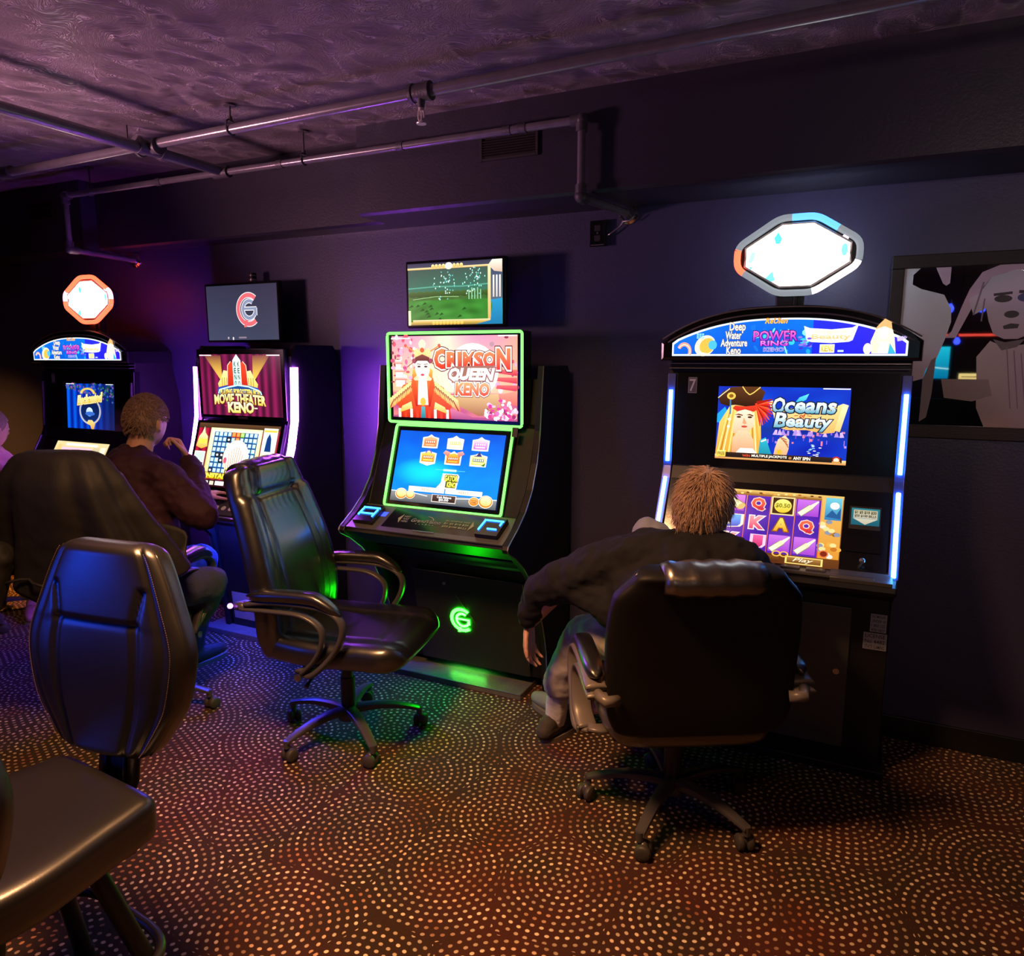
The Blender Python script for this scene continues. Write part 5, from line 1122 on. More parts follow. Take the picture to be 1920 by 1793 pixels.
def office_chair(label, loc, ang, hs, backpts, wtab, star_rot, head=.78, arm_h=.20, thick=1.0, arm_m='plastic', arm_x=.295, back_m='leather', depth=.55, arm_w=1.0):
    """ang: direction the sitter faces, degrees from +X"""
    t = thing('office_chair', label, 'chair', loc, radians(ang - 90), None)
    # base
    hub = MB().lathe([(.045, .075), (.048, .085), (.044, .125), (.030, .135)], 20).build('base_hub', M['plastic'], t, auto=40)
    for i in range(5):
        a = radians(star_rot + 72 * i - (ang - 90)); dx, dy = cos(a), sin(a); rings = []
        for q in range(9):
            u = q / 8; r = .03 + .275 * u; z = .115 - .032 * u ** 2.2 + .008 * sin(pi * u); w_ = .027 - .009 * u; h_ = .030 - .017 * u
            ring = []
            for j in range(10):
                b = 2 * pi * j / 10; sx = sgnpow(cos(b), .6) * w_; sz = sgnpow(sin(b), .6) * h_ * .6
                ring.append((dx * r - dy * sx, dy * r + dx * sx, z + sz))
            rings.append(ring)
        MB().loft(rings).build('base_leg', M['plastic'], t, auto=50)
        c = MB().cyl((dx * .300, dy * .300, .060), (dx * .300, dy * .300, .092), .013, n=12)
        ca = a + 1.1 + i * .7; kx, ky = cos(ca), sin(ca)
        cx, cy = dx * .300 + kx * .012, dy * .300 + ky * .012
        for s in (-1, 1): pass
        hood = []
        c.ell((cx, cy, .036), (.018, .018, .026), 2)
        cs = c.build('caster', M['plastic'], t, auto=50)
        for s in (-1, 1):
            px, py = -ky * .016 * s, kx * .016 * s
            m_ = Matrix.Translation((cx + px, cy + py, .0275)) @ Matrix.Rotation(ca + pi / 2, 4, 'Z') @ Matrix.Rotation(pi / 2, 4, 'Y')
            MB().lathe([(.006, -.0125), (.021, -.0125), (.0265, -.008), (.0275, 0), (.0265, .007), (.018, .0125), (.006, .0135)], 20, m_).build('wheel', M['wheel'], cs, auto=45)
    MB().cyl((0, 0, .12), (0, 0, .26), .031, n=20).cyl((0, 0, .26), (0, 0, hs - .11), .024, n=20).build('gas_lift', M['black'], t, auto=40)
    mz = hs - .125
    MB().box(-.10, .10, -.13, .10, mz - .02, mz + .015, .012).build('tilt_mechanism', M['blackmetal'], t)
    MB().cyl((0, .13, mz - .075), (0, .13, mz), .027, n=18).build('tension_knob', M['black'], t, auto=40)
    MB().tube([(.08, 0, mz), (.17, -.02, mz - .01), (.25, -.035, mz - .045), (.27, -.04, mz - .06)], [.006, .006, .006, .011], 8).build('height_lever', M['black'], t, True)
    # seat
    cz = hs - .055
    cs = lambda v: (Vector((0, -.25 + depth * v, cz - .012 * sin(pi * v) - .030 * max(0, v - .72) ** 1 * 1.2)), Vector((0, .0, 1)))
    def sf(x, xn, v):
        r = .022 * min(1, max(0, (abs(x) - .13) / .09)) + groove(abs(x), .148, .007, .011) + groove(v, .45, .010, .012) * (1 if abs(x) < .15 else .2)
        r += groove(v, .78, .010, .008) * (1 if abs(x) < .15 else 0)
        return r + wr(x, v, 1)
    cushion(cs, interp([(0, .245), (.4, .275), (.8, .272), (1, .24)]), lambda v: .048, lambda v: .060, sf, e=.55, round_=.13).build('seat', M['leather'], t, True)
    # back
    bc = poly_curve(backpts)
    def bf(x, xn, v):
        inner = .62 * W(v)
        r = (.030 if v < head else .018) * min(1, max(0, (abs(x) - inner * .80) / (inner * .45))) + groove(abs(x), inner * .86, .008, .016)
        r += groove(v, head, .010, .020) * (1 if abs(x) < inner else .25)
        if v > head and abs(x) < inner: r += .026 * sin(min(1, (v - head) / (1 - head)) * pi) ** .6
        if v < head and abs(x) < inner: r += .014 * sin(v / head * pi) + .004 * sin(v * 26) * (1 - abs(x) / inner) * .6
        return r + wr(x, v, 2) * 1.6
    W = interp(wtab)
    bk = cushion(bc, W, interp([(0, .035 * thick), (.3, .050 * thick), (.8, .040 * thick), (1, .050 * thick)]), interp([(0, .030), (.5, .042), (.88, .036), (1, .052)]), bf, nv=90, nu=110, e=.60, round_=.07).build('backrest', M[back_m], t, True)
    # piping round the rim
    def rim(sd, off, k=.985):
        pts = []
        for i in range(30):
            v = .05 + .90 * i / 29; C, N = bc(v); pts.append(C + Vector((sd * W(v) * k, 0, 0)) + N * off)
        return pts
    for sd in (-1, 1): MB().tube(rim(sd, .012), .0035, 6).build('piping', M['leather'], bk, True)
    # wrapped headrest roll
    C, N = bc(.965); hw = W(.93) * .66
    rings = []
    for i in range(13):
        x = -hw + 2 * hw * i / 12; k = .82 + .18 * sin(pi * i / 12) ** .4; rg = []
        for j in range(18):
            a = 2 * pi * j / 18; up = Vector((0, -N.z, N.y)) if False else Vector((0, -N.z, N.y))
            rg.append(C + Vector((x, 0, 0)) + N * (cos(a) * .066 * k * thick - .004) + Vector((0, -N.z, N.y)) * (sin(a) * .052 * k - .018 + .004 * sin(i * 2.2)))
        rings.append(rg)
    MB().loft(rings).build('headrest', M['leather_gloss' if back_m != 'leather' else 'leather'], bk, True)
    # arms
    for s in (-1, 1):
        X = arm_x * s; az = hs + arm_h
        def band(pts, wd, th):
            P = [Vector((X + (p[2] if len(p) > 2 else 0) * s, p[0], p[1])) for p in pts]
            sm = []
            for i in range(len(P) - 1):
                p0 = P[max(i - 1, 0)]; p1 = P[i]; p2 = P[i + 1]; p3 = P[min(i + 2, len(P) - 1)]
                for q in range(5):
                    u = q / 5; sm.append(.5 * ((2 * p1) + (-p0 + p2) * u + (2 * p0 - 5 * p1 + 4 * p2 - p3) * u * u + (-p0 + 3 * p1 - 3 * p2 + p3) * u ** 3))
            sm.append(P[-1]); return sm
        am = MB()
        am.tube(band([(-.265, az - .055), (-.15, az - .040), (.04, az - .045), (.125, az - .085), (.135, az - .15), (.09, az - .235), (.01, az - .315), (-.045, hs - .13, -.03)], 0, 0), .017, 12, sx=.70, sy=1.25 * arm_w, up=Vector((1, 0, 0)))
        am.tube(band([(-.285, az - .075), (-.16, az - .075), (-.03, az - .082), (.045, az - .125), (.05, az - .19), (.015, az - .26), (-.045, hs - .12, -.01)], 0, 0), .014, 12, sx=.70, sy=1.45 * arm_w, up=Vector((1, 0, 0)))
        am.tube([(X - .01 * s, -.05, hs - .115), (X - .05 * s, -.05, hs - .125), (s * .07, -.04, hs - .12)], .022, 10, sx=1.3, sy=.5)
        am.tube([(X, -.27, az - .070), (X - .02 * s, -.315, az - .075), (X - .06 * s, -.30, az - .08)], .018, 10)
        ar = am.build('armrest', M[arm_m], t, True)
        rings = []
        for i in range(17):
            u = i / 16; y = -.26 + .395 * u; z = az - .022 + .012 * sin(pi * u * .9) - .062 * max(0, u - .72) ** 1.3 / .28 ** 1.3 * .8; k = sqrt(max(.03, 1 - abs(2 * u - 1) ** 5)); rg = []
            for j in range(14):
                a = 2 * pi * j / 14; rg.append((X + .032 * k * sgnpow(cos(a), .7), y, z + .023 * k * sgnpow(sin(a), .7)))
            rings.append(rg)
        MB().loft(rings).build('pad', M['leather'], ar, True)
        MB().lathe([(.004, -.004), (.014, -.003), (.014, .003), (.004, .004)], 14, Matrix.Translation((X + .024 * s, -.045, hs - .125)) @ Matrix.Rotation(pi / 2, 4, 'Y')).build('bolt_cap', M['metal'], ar)
    return t

TALL = [(-.215, .40), (-.225, .50), (-.225, .62), (-.250, .78), (-.295, .94), (-.345, 1.08), (-.375, 1.165)]
WT = [(0, .225), (.22, .280), (.45, .288), (.7, .262), (.9, .232), (1, .205)]
chm = office_chair('empty black leather office chair in front of the green-lit machine', (-1.90, 2.33, 0), 12, .515, TALL, WT, 38, depth=.60)
d = MB().ell((.295, -.335, .645), .011, 2).build('violet_dot', M['em_dot'], chm)  # small glowing violet dot at the rear end of the arm
SHORT = [(-.235, .42), (-.250, .52), (-.255, .64), (-.272, .78), (-.300, .90), (-.325, .985)]
WS = [(0, .250), (.2, .292), (.55, .300), (.78, .285), (.90, .235), (1, .205)]
ch7 = office_chair('black leather office chair turned away, holding the person in the dark jacket', (-.525, 2.40, 0), 119, .47, SHORT, WS, 192, head=.80, arm_h=.18, arm_m='grey', arm_x=.325, back_m='leather_back', arm_w=1.75)
ch9 = office_chair('black office chair with a dark coat hung over its back, under the person in maroon', (-2.89, 2.10, 0), 110, .515, TALL, WT, 26, arm_h=.25)
ch10 = office_chair('black office chair at the far left edge, under the person in pink', (-4.76, 2.44, 0), 78, .50, TALL, WT, -12)

# ------------------------------------------------------------------ casino stools
def stool(label, loc, ang):
    t = thing('casino_stool', label, 'stool', loc, radians(ang + 90)); hs = .620
    # local: sitter faces -Y, back at +Y
    out = []
    cs = lambda v: (Vector((0, .225 - .42 * v, hs - .055)), Vector((0, 0, 1)))
    sw = interp([(0, .190), (.3, .215), (.75, .245), (1, .235)])
    cushion(cs, sw, lambda v: .050, lambda v: .062, lambda x, xn, v: -.006 * (1 - (2 * v - 1) ** 2) * (1 - xn * xn), e=.27, round_=.10, nv=40, nu=60).build('seat', M['leather_fg'], t, True)
    def hoop(z, k, r=.0022):
        pts = []
        for i in range(64):
            a = 2 * pi * i / 64; v = .5 - .5 * sgnpow(sin(a), .42) * .985; q = min(v, 1 - v) / .16; kk = sqrt(max(0, 1 - (1 - min(1, q)) ** 2))
            pts.append((sgnpow(cos(a), .42) * .243 * k * (.93 + .07 * kk) * (1 - .13 * (1 - v) * .9), .225 - .42 * v, z))
        return pts
    st = MB()
    for sd in (1,): st.tube([(sd * (sw(v) * .985), .225 - .42 * v, hs - .046) for v in [.12 + .76 * i / 20 for i in range(21)]], .004, 6)
    st.build('seat_piping', M['leather_fg'], t, True)
    MB().tube([(-(sw(v) * .985), .225 - .42 * v, hs - .046) for v in [.12 + .76 * i / 20 for i in range(21)]], .004, 6).build('seat_piping', M['leather_fg'], t, True)
    MB().box(-.17, .17, -.17, .17, hs - .135, hs - .108, .01).build('seat_plate', M['blackmetal'], t)
    MB().cyl((0, 0, hs - .19), (0, 0, hs - .13), .075, .09, n=24).build('swivel', M['blackmetal'], t, auto=40)
    bc = poly_curve([(.262, hs + .010), (.272, hs + .13), (.285, hs + .275), (.305, hs + .415), (.325, hs + .535)])
    f2 = lambda v: (bc(v)[0], -bc(v)[1])
    W = interp([(0, .115), (.12, .165), (.32, .232), (.50, .250), (.72, .208), (.90, .160), (1, .125)])
    def bf(x, xn, v):
        edge = W(v) * .80
        r = groove(abs(x), edge, .006, .007)
        pan = .42 * W(v) + .02
        if v < .62: r += groove(abs(x), pan, .008, .009)
        else: r += groove(abs(x), pan + (v - .62) * .22, .008, .009 * (v < .78))
        r += groove(v, .62, .009, .007) * (abs(x) < pan + .02)
        r += .012 * (1 - min(1, (x / W(v)) ** 2)) * (1 if v > .62 else .8)
        r += .006 * math.exp(-((abs(x) - .17) / .06) ** 2 - ((v - .42) / .18) ** 2)
        return r
    bk = cushion(f2, W, lambda v: .044, lambda v: .040, bf, nv=96, nu=120, e=.50, round_=.085).build('backrest', M['leather_fg'], t, True)
    for sd in (-1, 1):
        pts = []; ps = []
        for i in range(34):
            v = .06 + .88 * i / 33; C, N = f2(v)
            pts.append(C + Vector((sd * W(v) * .975, 0, 0)) + N * .020); ps.append(C + Vector((sd * W(v) * .885, 0, 0)) + N * .0435)
        MB().tube(pts, .0035, 6).build('piping', M['leather_fg'], bk, True)
        sm = MB()
        for a, b in zip(ps, ps[1:]):
            for q in range(3): p0 = a + (b - a) * (q / 3 + .05); p1 = a + (b - a) * (q / 3 + .24); sm.tube([p0, p1], .0011, 5)
        sm.build('stitching', M['stitch'], bk)
    po = MB()
    po.tube([(0, .13, hs - .12), (0, .225, hs - .115), (0, .262, hs - .06), (0, .278, hs + .04), (0, .288, hs + .20)], .030, 10, sx=.32, sy=2.3, up=Vector((1, 0, 0)))
    for x in (-.03, .03): po.tube([(x, .212, hs - .112), (x, .250, hs - .06), (x, .266, hs + .04)], .006, 8)
    po.build('back_post', M['blackmetal'], t, True)
    for sx in (-1, 1):
        for sy in (-1, 1): MB().tube([(sx * .095, sy * .095, hs - .135), (sx * .215, sy * .215, .012)], .0215, 14).build('leg', M['blackmetal'], t, auto=40).data and None
    for sx in (-1, 1):
        for sy in (-1, 1): MB().cyl((sx * .2155, sy * .2155, 0), (sx * .2135, sy * .2135, .03), .0245, n=14).build('foot_cap', M['black'], t, auto=40)
    bk.rotation_euler.z = radians(12); bp_ = t.children[[c.name.split('.')[0] for c in t.children].index('back_post')]; bp_.rotation_euler.z = radians(10)
    ring = []
    for i in range(40):
        a = 2 * pi * i / 40; ring.append((.222 * sgnpow(cos(a), .5), .222 * sgnpow(sin(a), .5), .225))
    MB().tube(ring, .0115, 10, closed=True).build('foot_ring', M['blackmetal'], t, True)
    return t
stool('black padded casino stool with a shield-shaped back, nearest at lower left', (-1.60, .83, 0), 265)
stool('black casino stool mostly outside the frame, only its back edge shows at lower left', (-1.238, .235, 0), 291)

# ------------------------------------------------------------------ people
def head_mesh(mb, c, yaw, pitch=0.0, roll=0.0, s=1.0, ears=True):
    """head facing +Y before the turn; c = centre of the skull"""
    R = Matrix.Rotation(yaw, 4, 'Z') @ Matrix.Rotation(pitch, 4, 'X') @ Matrix.Rotation(roll, 4, 'Y'); T = Matrix.Translation(c) @ R @ Matrix.Scale(s, 4)
    n, k = 40, 28; rings = []
    for i in range(k + 1):
        th = pi * i / k; rg = []
        for j in range(n):
            ph = 2 * pi * j / n; x = sin(th) * cos(ph); y = sin(th) * sin(ph); z = -cos(th)
            X, Y, Z = x * .074, y * .095, z * .112
            if Z < 0:   # jaw and neck side
                f = -Z / .112; X *= 1 - .22 * f * (1 if y > 0 else .5); Y *= (1 - .05 * f) if y > 0 else (1 - .34 * f)
                if y > .2: Z -= .012 * f * y; Y += .006 * f
            if y > .4:
                w = (y - .4) / .6
                Y -= .010 * math.exp(-((z - .06) / .14) ** 2) * math.exp(-((abs(x) - .36) / .2) ** 2) * w     # eye sockets
                Y += .024 * math.exp(-((z + .14) / .13) ** 2) * math.exp(-(x / .11) ** 2) * w                  # nose
                Y += .012 * math.exp(-((z + .02) / .16) ** 2) * math.exp(-(x / .09) ** 2) * w
                Y += .005 * math.exp(-((z - .22) / .10) ** 2) * math.exp(-(x / .6) ** 2) * w                   # brow
                Y += .006 * math.exp(-((z + .45) / .05) ** 2) * math.exp(-(x / .24) ** 2) * w                  # lips
                Y -= .005 * math.exp(-((z + .50) / .02) ** 2) * math.exp(-(x / .24) ** 2) * w
                Y += .010 * math.exp(-((z + .82) / .14) ** 2) * math.exp(-(x / .3) ** 2) * w                   # chin
            rg.append(T @ Vector((X, Y, Z)))
        rings.append(rg)
    mb.loft(rings)
    if ears:
        for sd in (-1, 1):
            p = T @ Vector((sd * .074, -.006, -.012))
            mb.ell(p, (.010 * s, .019 * s, .032 * s), 2, (R.to_3x3() @ Matrix.Rotation(sd * .35, 3, 'Z')))
            mb.ell(T @ Vector((sd * .071, .0, -.036)), (.008 * s, .010 * s, .012 * s), 1)
    return T
def hand(mb, wrist, knuck, palm_n, curl=.5, s=1.0, spread=.16, thumb=1):
    """wrist point, direction to the knuckles, palm normal; fingers curl towards the palm normal"""
    wv = Vector(wrist); d = Vector(knuck).normalized(); n = Vector(palm_n); n = (n - d * n.dot(d)).normalized(); side = d.cross(n)
    L = .095 * s
    for i in range(4):
        o = (i - 1.5) * .019 * s; mb.capsule(tuple(wv + side * o * .6), .013 * s, tuple(wv + d * L * (.92 if i in (0, 3) else 1) + side * o), .0105 * s, 2)
    for i, fl in enumerate((.066, .078, .072, .056)):
        o = (i - 1.5) * .0205 * s; p = wv + d * L * (.92 if i in (0, 3) else 1) + side * o; dd = (d + side * spread * (i - 1.5) * .5).normalized(); a = 0; r = .0088 * s
        for q, fr in enumerate((.46, .31, .23)):
            a += curl * (.8 if q == 0 else 1); v = dd * cos(a) + n * sin(a); p2 = p + v * fl * s * fr * 1.15; mb.capsule(tuple(p), r, tuple(p2), r * .93, 2); p = p2; r *= .93
    p = wv + d * .022 * s - side * .022 * s * thumb
    for q, (fl, a) in enumerate(((.042, .75), (.032, .45), (.026, .25))):
        v = (d * cos(a) - side * thumb * sin(a) + n * .35).normalized(); p2 = p + v * fl * s; mb.capsule(tuple(p), (.0125 - .0015 * q) * s, tuple(p2), (.0110 - .0015 * q) * s, 2); p = p2
    return mb
def strands(T, count, surf, flow, length, r, seed, seg=5):
    """hair locks: surf(rng) -> root on the unit skull, flow(root) -> direction"""
    rng = random.Random(seed); mb = MB()
    for _ in range(count):
        p = surf(rng); d = flow(p, rng); L = length * rng.uniform(.6, 1.2); pts = []
        base = Vector((p[0] * .079, p[1] * .100, p[2] * .117)); nrm = Vector(p).normalized()
        curl = Vector((rng.uniform(-1, 1), rng.uniform(-1, 1), rng.uniform(-.5, .5)))
        q = base.copy()
        for i in range(seg):
            u = i / (seg - 1); pts.append(T @ (q + nrm * (.006 * sin(pi * u * .8)))); 
            step = (d + curl * .55 * u + Vector((0, 0, -.35)) * u).normalized() * L / seg
            q = q + step
            # stay on or outside the skull
            e = Vector((q.x / .080, q.y / .101, q.z / .118))
            if e.length < 1.02: q = q * (1.03 / max(.2, e.length))
        mb.tube(pts, [r * (1 - .75 * (i / (seg - 1)) ** 1.5) for i in range(seg)], 4, cap=False)
    return mb
def cap_mesh(T, zmin_back, zmin_front, thick, seed=0, k=22, n=36):
    """hair shell over the skull"""
    rng = random.Random(seed); rings = []; inner = []
    for i in range(k + 1):
        rg = []; ig = []
        for j in range(n):
            ph = 2 * pi * j / n; sy = sin(ph)
            zl = zmin_back + (zmin_front - zmin_back) * max(0, min(1, (sy + .35) / 1.0)); th = math.acos(max(-1, min(1, zl))) * (i / k)
            x, y, z = sin(th) * cos(ph), sin(th) * sin(ph), cos(th)
            t = (1 + thick + thick * .5 * sin(ph * 7 + th * 5 + seed) * sin(th * 9 + ph * 3)) if i < k else 1.0
            f = 1.0
            if z < 0: f = 1 - .30 * -z * (0 if y > 0 else 1)
            rg.append(T @ Vector((x * .0765 * t * (1 - .15 * max(0, -z)), y * .098 * t * f, z * .115 * t)))
        rings.append(rg)
    mb = MB(); mb.loft(rings, cap=False); return mb

# ---- person in the dark jacket, at the pirate machine ---------------------
pA = thing('person', 'person with tousled ginger hair and a dark jacket, seated and leaning to the left', 'person', (-.55, 2.40, 0))
oA = Vector((.55, -2.40, 0))
def A(x, y, z, r=None): q = Vector((x, y, z)) + oA; return tuple(q) if r is None else (*q, r)
HA = Vector(A(-.470, 2.46, 1.105))
b = MB(); TA = head_mesh(b, HA, radians(-4), radians(-16), radians(4), 1.04)
b.chain([A(-.475, 2.43, 1.03, .058), A(-.485, 2.395, .95, .062)])
b.chain([A(-.49, 2.38, .90, .10), A(-.50, 2.36, .75, .12), A(-.50, 2.36, .60, .13)])
for x in (-.60, -.40): b.chain([A(x, 2.38, .56, .085), A(x - .13, 2.66, .53, .065), A(x - .19, 2.71, .30, .048), A(x - .25 if x < -.5 else x - .60, 2.74 if x < -.5 else 2.83, .09, .036)])
b.chain([A(-.66, 2.37, .945, .052), A(-.93, 2.40, .80, .042), A(-1.115, 2.47, .585, .030)])
hand(b, A(-1.118, 2.472, .575), (-.05, .10, -1), (.9, -.1, 0), .35, 1.02, thumb=-1)
b.chain([A(-.32, 2.40, .94, .052), A(-.22, 2.56, .74, .042), A(-.26, 2.72, .80, .030)])
hand(b, A(-.262, 2.73, .803), (-.1, 1, .05), (0, 0, -1), .3, 1.0, thumb=-1)
blob(b, 'body', M['skin'], pA, .0065, 3)
j = MB()
j.chain([A(-.485, 2.40, .955, .085), A(-.490, 2.37, .88, .155), A(-.50, 2.35, .74, .165), A(-.505, 2.36, .60, .165)])
j.chain([A(-.485, 2.40, .955, .080), A(-.640, 2.375, .945, .080), A(-.66, 2.37, .90, .082)]); j.chain([A(-.485, 2.40, .955, .080), A(-.34, 2.38, .955, .080), A(-.33, 2.40, .92, .078)])
j.chain([A(-.54, 2.34, .86, .12), A(-.66, 2.34, .82, .10)]); j.chain([A(-.66, 2.37, .935, .083), A(-.80, 2.385, .87, .084), A(-.945, 2.40, .795, .078), A(-1.06, 2.44, .72, .068), A(-1.112, 2.465, .615, .056)])
j.chain([A(-.60, 2.35, .70, .12), A(-.78, 2.36, .76, .07), A(-.94, 2.41, .77, .06)])
j.chain([A(-.33, 2.40, .94, .078), A(-.22, 2.56, .75, .068), A(-.255, 2.69, .79, .050)])
j.chain([A(-.56, 2.43, .995, .035), A(-.475, 2.375, .995, .045), A(-.40, 2.43, .995, .035)])
jk = blob(j, 'jacket', M['jacket'], pA, .010, 4, .030, .012)
h = MB(); h.ell(A(-.665, 2.47, .985), (.050, .06, .062), 2).ell(A(-.62, 2.46, .97), (.06, .06, .06), 2).ell(A(-.68, 2.45, .95), (.035, .05, .045), 2)
blob(h, 'hood', M['hood'], pA, .010, 4, .02, .008)
s_ = MB(); s_.chain([A(-.675, 2.20, .79, .035), A(-.668, 2.20, .74, .042), A(-.655, 2.22, .66, .045)]); blob(s_, 'shirt', M['orange'], pA, .010, 4, .02)
tr = MB()
tr.chain([A(-.58, 2.37, .575, .105), A(-.82, 2.53, .555, .088), A(-.945, 2.62, .515, .078), A(-1.005, 2.645, .40, .076), A(-1.05, 2.66, .30, .073), A(-1.065, 2.668, .255, .071)])
tr.chain([A(-.42, 2.38, .575, .105), A(-.56, 2.66, .545, .082), A(-.64, 2.72, .50, .075), A(-.84, 2.78, .34, .062), A(-.98, 2.81, .25, .058)])
tr.chain([A(-.58, 2.37, .58, .11), A(-.42, 2.38, .58, .11)])
blob(tr, 'trousers', M['khaki'], pA, .010, 4, .022, .008)
for nm, p, q in (('sock', (-1.075, 2.675, .24), (-1.09, 2.685, .085)), ('sock', (-.99, 2.815, .25), (-1.11, 2.84, .085))): MB().chain([A(*p, .045), A((p[0] + q[0]) / 2, (p[1] + q[1]) / 2, (p[2] + q[2]) / 2, .047), A(*q, .044)]).build(nm, M['sock'], pA, True)
def shoe(parent, off, p, ang, m, L=.27):
    c, s = cos(ang), sin(ang); P = Vector(p) + off
    def q(a, b_, z): return (P.x + c * a - s * b_, P.y + s * a + c * b_, P.z + z)
    u = MB(); u.chain([(*q(-.07, 0, .052), .038), (*q(.0, 0, .056), .042), (*q(.10, .004, .046), .040), (*q(.165, .008, .040), .032)]); u.chain([(*q(-.05, 0, .075), .040), (*q(.02, 0, .085), .036)])
    sh = blob(u, 'shoe', m, parent, .008, 3, .006)
    ring = []
    for z in (0, .022):
        ring.append([q(.055 + (L / 2) * sgnpow(cos(t), .8), .046 * sgnpow(sin(t), .75) * (1 + .12 * cos(t)), z) for t in [2 * pi * i / 28 for i in range(28)]])
    MB().loft(ring).build('sole', M['sole'], sh, auto=40)
    lc = MB()
    for i in range(4): lc.tube([q(.03 + .025 * i, -.026, .088 - .010 * i), q(.04 + .025 * i, 0, .100 - .012 * i), q(.03 + .025 * i, .026, .088 - .010 * i)], .003, 5)
    lc.build('laces', M['black'], sh)
    return sh
shoe(pA, oA, (-1.095, 2.685, 0), radians(75), M['shoe']); shoe(pA, oA, (-1.13, 2.84, 0), radians(150), M['greenshoe'])
def rootA(rng):
    while True:
        v = Vector((rng.gauss(0, 1), rng.gauss(0, 1), rng.gauss(0, 1))).normalized()
        if v.y < .55 + .5 * v.z and v.z > -.62 and not (abs(v.x) > .9 and v.z < -.1 and v.y > 0): return v
def flowA(p, rng):
    crown = Vector((.1, -.45, .9)); d = Vector(p) - crown; d = d - Vector(p) * d.dot(p); d = d.normalized() if d.length > .05 else Vector((rng.uniform(-1, 1), rng.uniform(-1, 1), 0))
    return (d + Vector((rng.uniform(-.35, .35), rng.uniform(-.2, .2), rng.uniform(-.2, .25)))).normalized()
hr = cap_mesh(TA, -.62, .35, .07, 3).build('hair', M['hair7'], pA, True)
strands(TA, 3000, rootA, flowA, .060, .0016, 5).build('hair_locks', M['hair7'], hr, True)
for sd in (-1, 1): MB().ell(TA @ Vector((sd * .028, .079, .008)), .0115, 2).build('eye', M['eye'], pA, True)

# ---- person in maroon, at the purple machine --------------------------------
pB = thing('person', 'person with short hair in a maroon jacket, seated, one hand raised to the mouth', 'person', (-2.85, 2.18, 0))
oB = Vector((2.80, -2.18, 0))
def B(x, y, z, r=None): q = Vector((x, y, z)) + oB; return tuple(q) if r is None else (*q, r)
HB = Vector(B(-2.83, 2.22, 1.315))
b = MB(); TB = head_mesh(b, HB, radians(12), radians(-8), 0, 1.02)
b.chain([B(-2.835, 2.19, 1.23, .056), B(-2.84, 2.16, 1.14, .062)]); b.chain([B(-2.84, 2.15, 1.06, .11), B(-2.83, 2.12, .85, .12), B(-2.82, 2.12, .62, .14)])
b.chain([B(-2.66, 2.17, 1.06, .05), B(-2.51, 2.20, .92, .043), B(-2.745, 2.36, 1.13, .030)])
hand(b, B(-2.75, 2.36, 1.135), (-.45, -.1, .85), (-.5, -.75, -.1), 1.15, 1.0, thumb=-1)
b.chain([B(-3.02, 2.12, 1.05, .05), B(-3.04, 2.45, .86, .043), B(-2.98, 2.60, .90, .030)]); hand(b, B(-2.975, 2.61, .90), (.1, 1, .05), (0, 0, -1), .35, 1.0, thumb=1)
b.chain([B(-2.73, 2.05, .58, .085), B(-2.55, 2.25, .585, .062), B(-2.78, 2.20, .30, .045), B(-3.02, 2.14, .085, .035)])
b.chain([B(-2.92, 2.22, .58, .085), B(-2.96, 2.58, .56, .062), B(-2.98, 2.56, .30, .045), B(-3.02, 2.54, .085, .035)])
blob(b, 'body', M['skin'], pB, .0065, 3)
j = MB()
j.chain([B(-2.842, 2.165, 1.165, .072), B(-2.84, 2.14, 1.08, .145), B(-2.83, 2.12, .92, .165), B(-2.82, 2.12, .76, .165), B(-2.82, 2.12, .66, .165)])
j.chain([B(-2.84, 2.15, 1.13, .08), B(-2.68, 2.16, 1.075, .085)]); j.chain([B(-2.84, 2.15, 1.13, .08), B(-3.0, 2.11, 1.075, .085)])
j.chain([B(-2.67, 2.16, 1.07, .085), B(-2.58, 2.18, .99, .080), B(-2.51, 2.20, .925, .072), B(-2.60, 2.27, 1.00, .062), B(-2.735, 2.355, 1.115, .046)])
j.chain([B(-3.01, 2.12, 1.06, .082), B(-3.04, 2.44, .87, .068), B(-2.99, 2.56, .89, .05)])
j.chain([B(-2.72, 2.12, .98, .10), B(-2.70, 2.12, .80, .11), B(-2.70, 2.12, .68, .10)])
blob(j, 'jacket', M['maroon'], pB, .010, 4, .030, .012)
tr = MB()
tr.chain([B(-2.74, 2.06, .595, .11), B(-2.60, 2.13, .60, .095), B(-2.545, 2.255, .600, .078), B(-2.64, 2.255, .45, .072), B(-2.88, 2.175, .22, .062), B(-3.00, 2.14, .13, .060)])
tr.chain([B(-2.92, 2.20, .595, .11), B(-2.96, 2.58, .575, .078), B(-2.97, 2.57, .45, .070), B(-3.02, 2.54, .13, .058)]); tr.chain([B(-2.74, 2.06, .60, .12), B(-2.92, 2.20, .60, .12)])
blob(tr, 'jeans', M['jeans'], pB, .010, 4, .020, .008)
shoe(pB, oB, (-3.03, 2.145, 0), radians(120), M['shoe']); shoe(pB, oB, (-3.02, 2.54, 0), radians(85), M['shoe'])
def rootB(rng):
    while True:
        v = Vector((rng.gauss(0, 1), rng.gauss(0, 1), rng.gauss(0, 1))).normalized()
        if v.y < .35 + .55 * v.z and v.z > -.52 - .1 * v.y and not (abs(v.x) > .82 and v.z < .05 and v.y > -.35): return v
hr = cap_mesh(TB, -.50, .45, .025, 5).build('hair', M['hair9'], pB, True)
strands(TB, 1500, rootB, flowA, .020, .0015, 6, 3).build('hair_stubble', M['hair9'], hr, True)
for sd in (-1, 1): MB().ell(TB @ Vector((sd * .028, .079, .008)), .0115, 2).build('eye', M['eye'], pB, True)

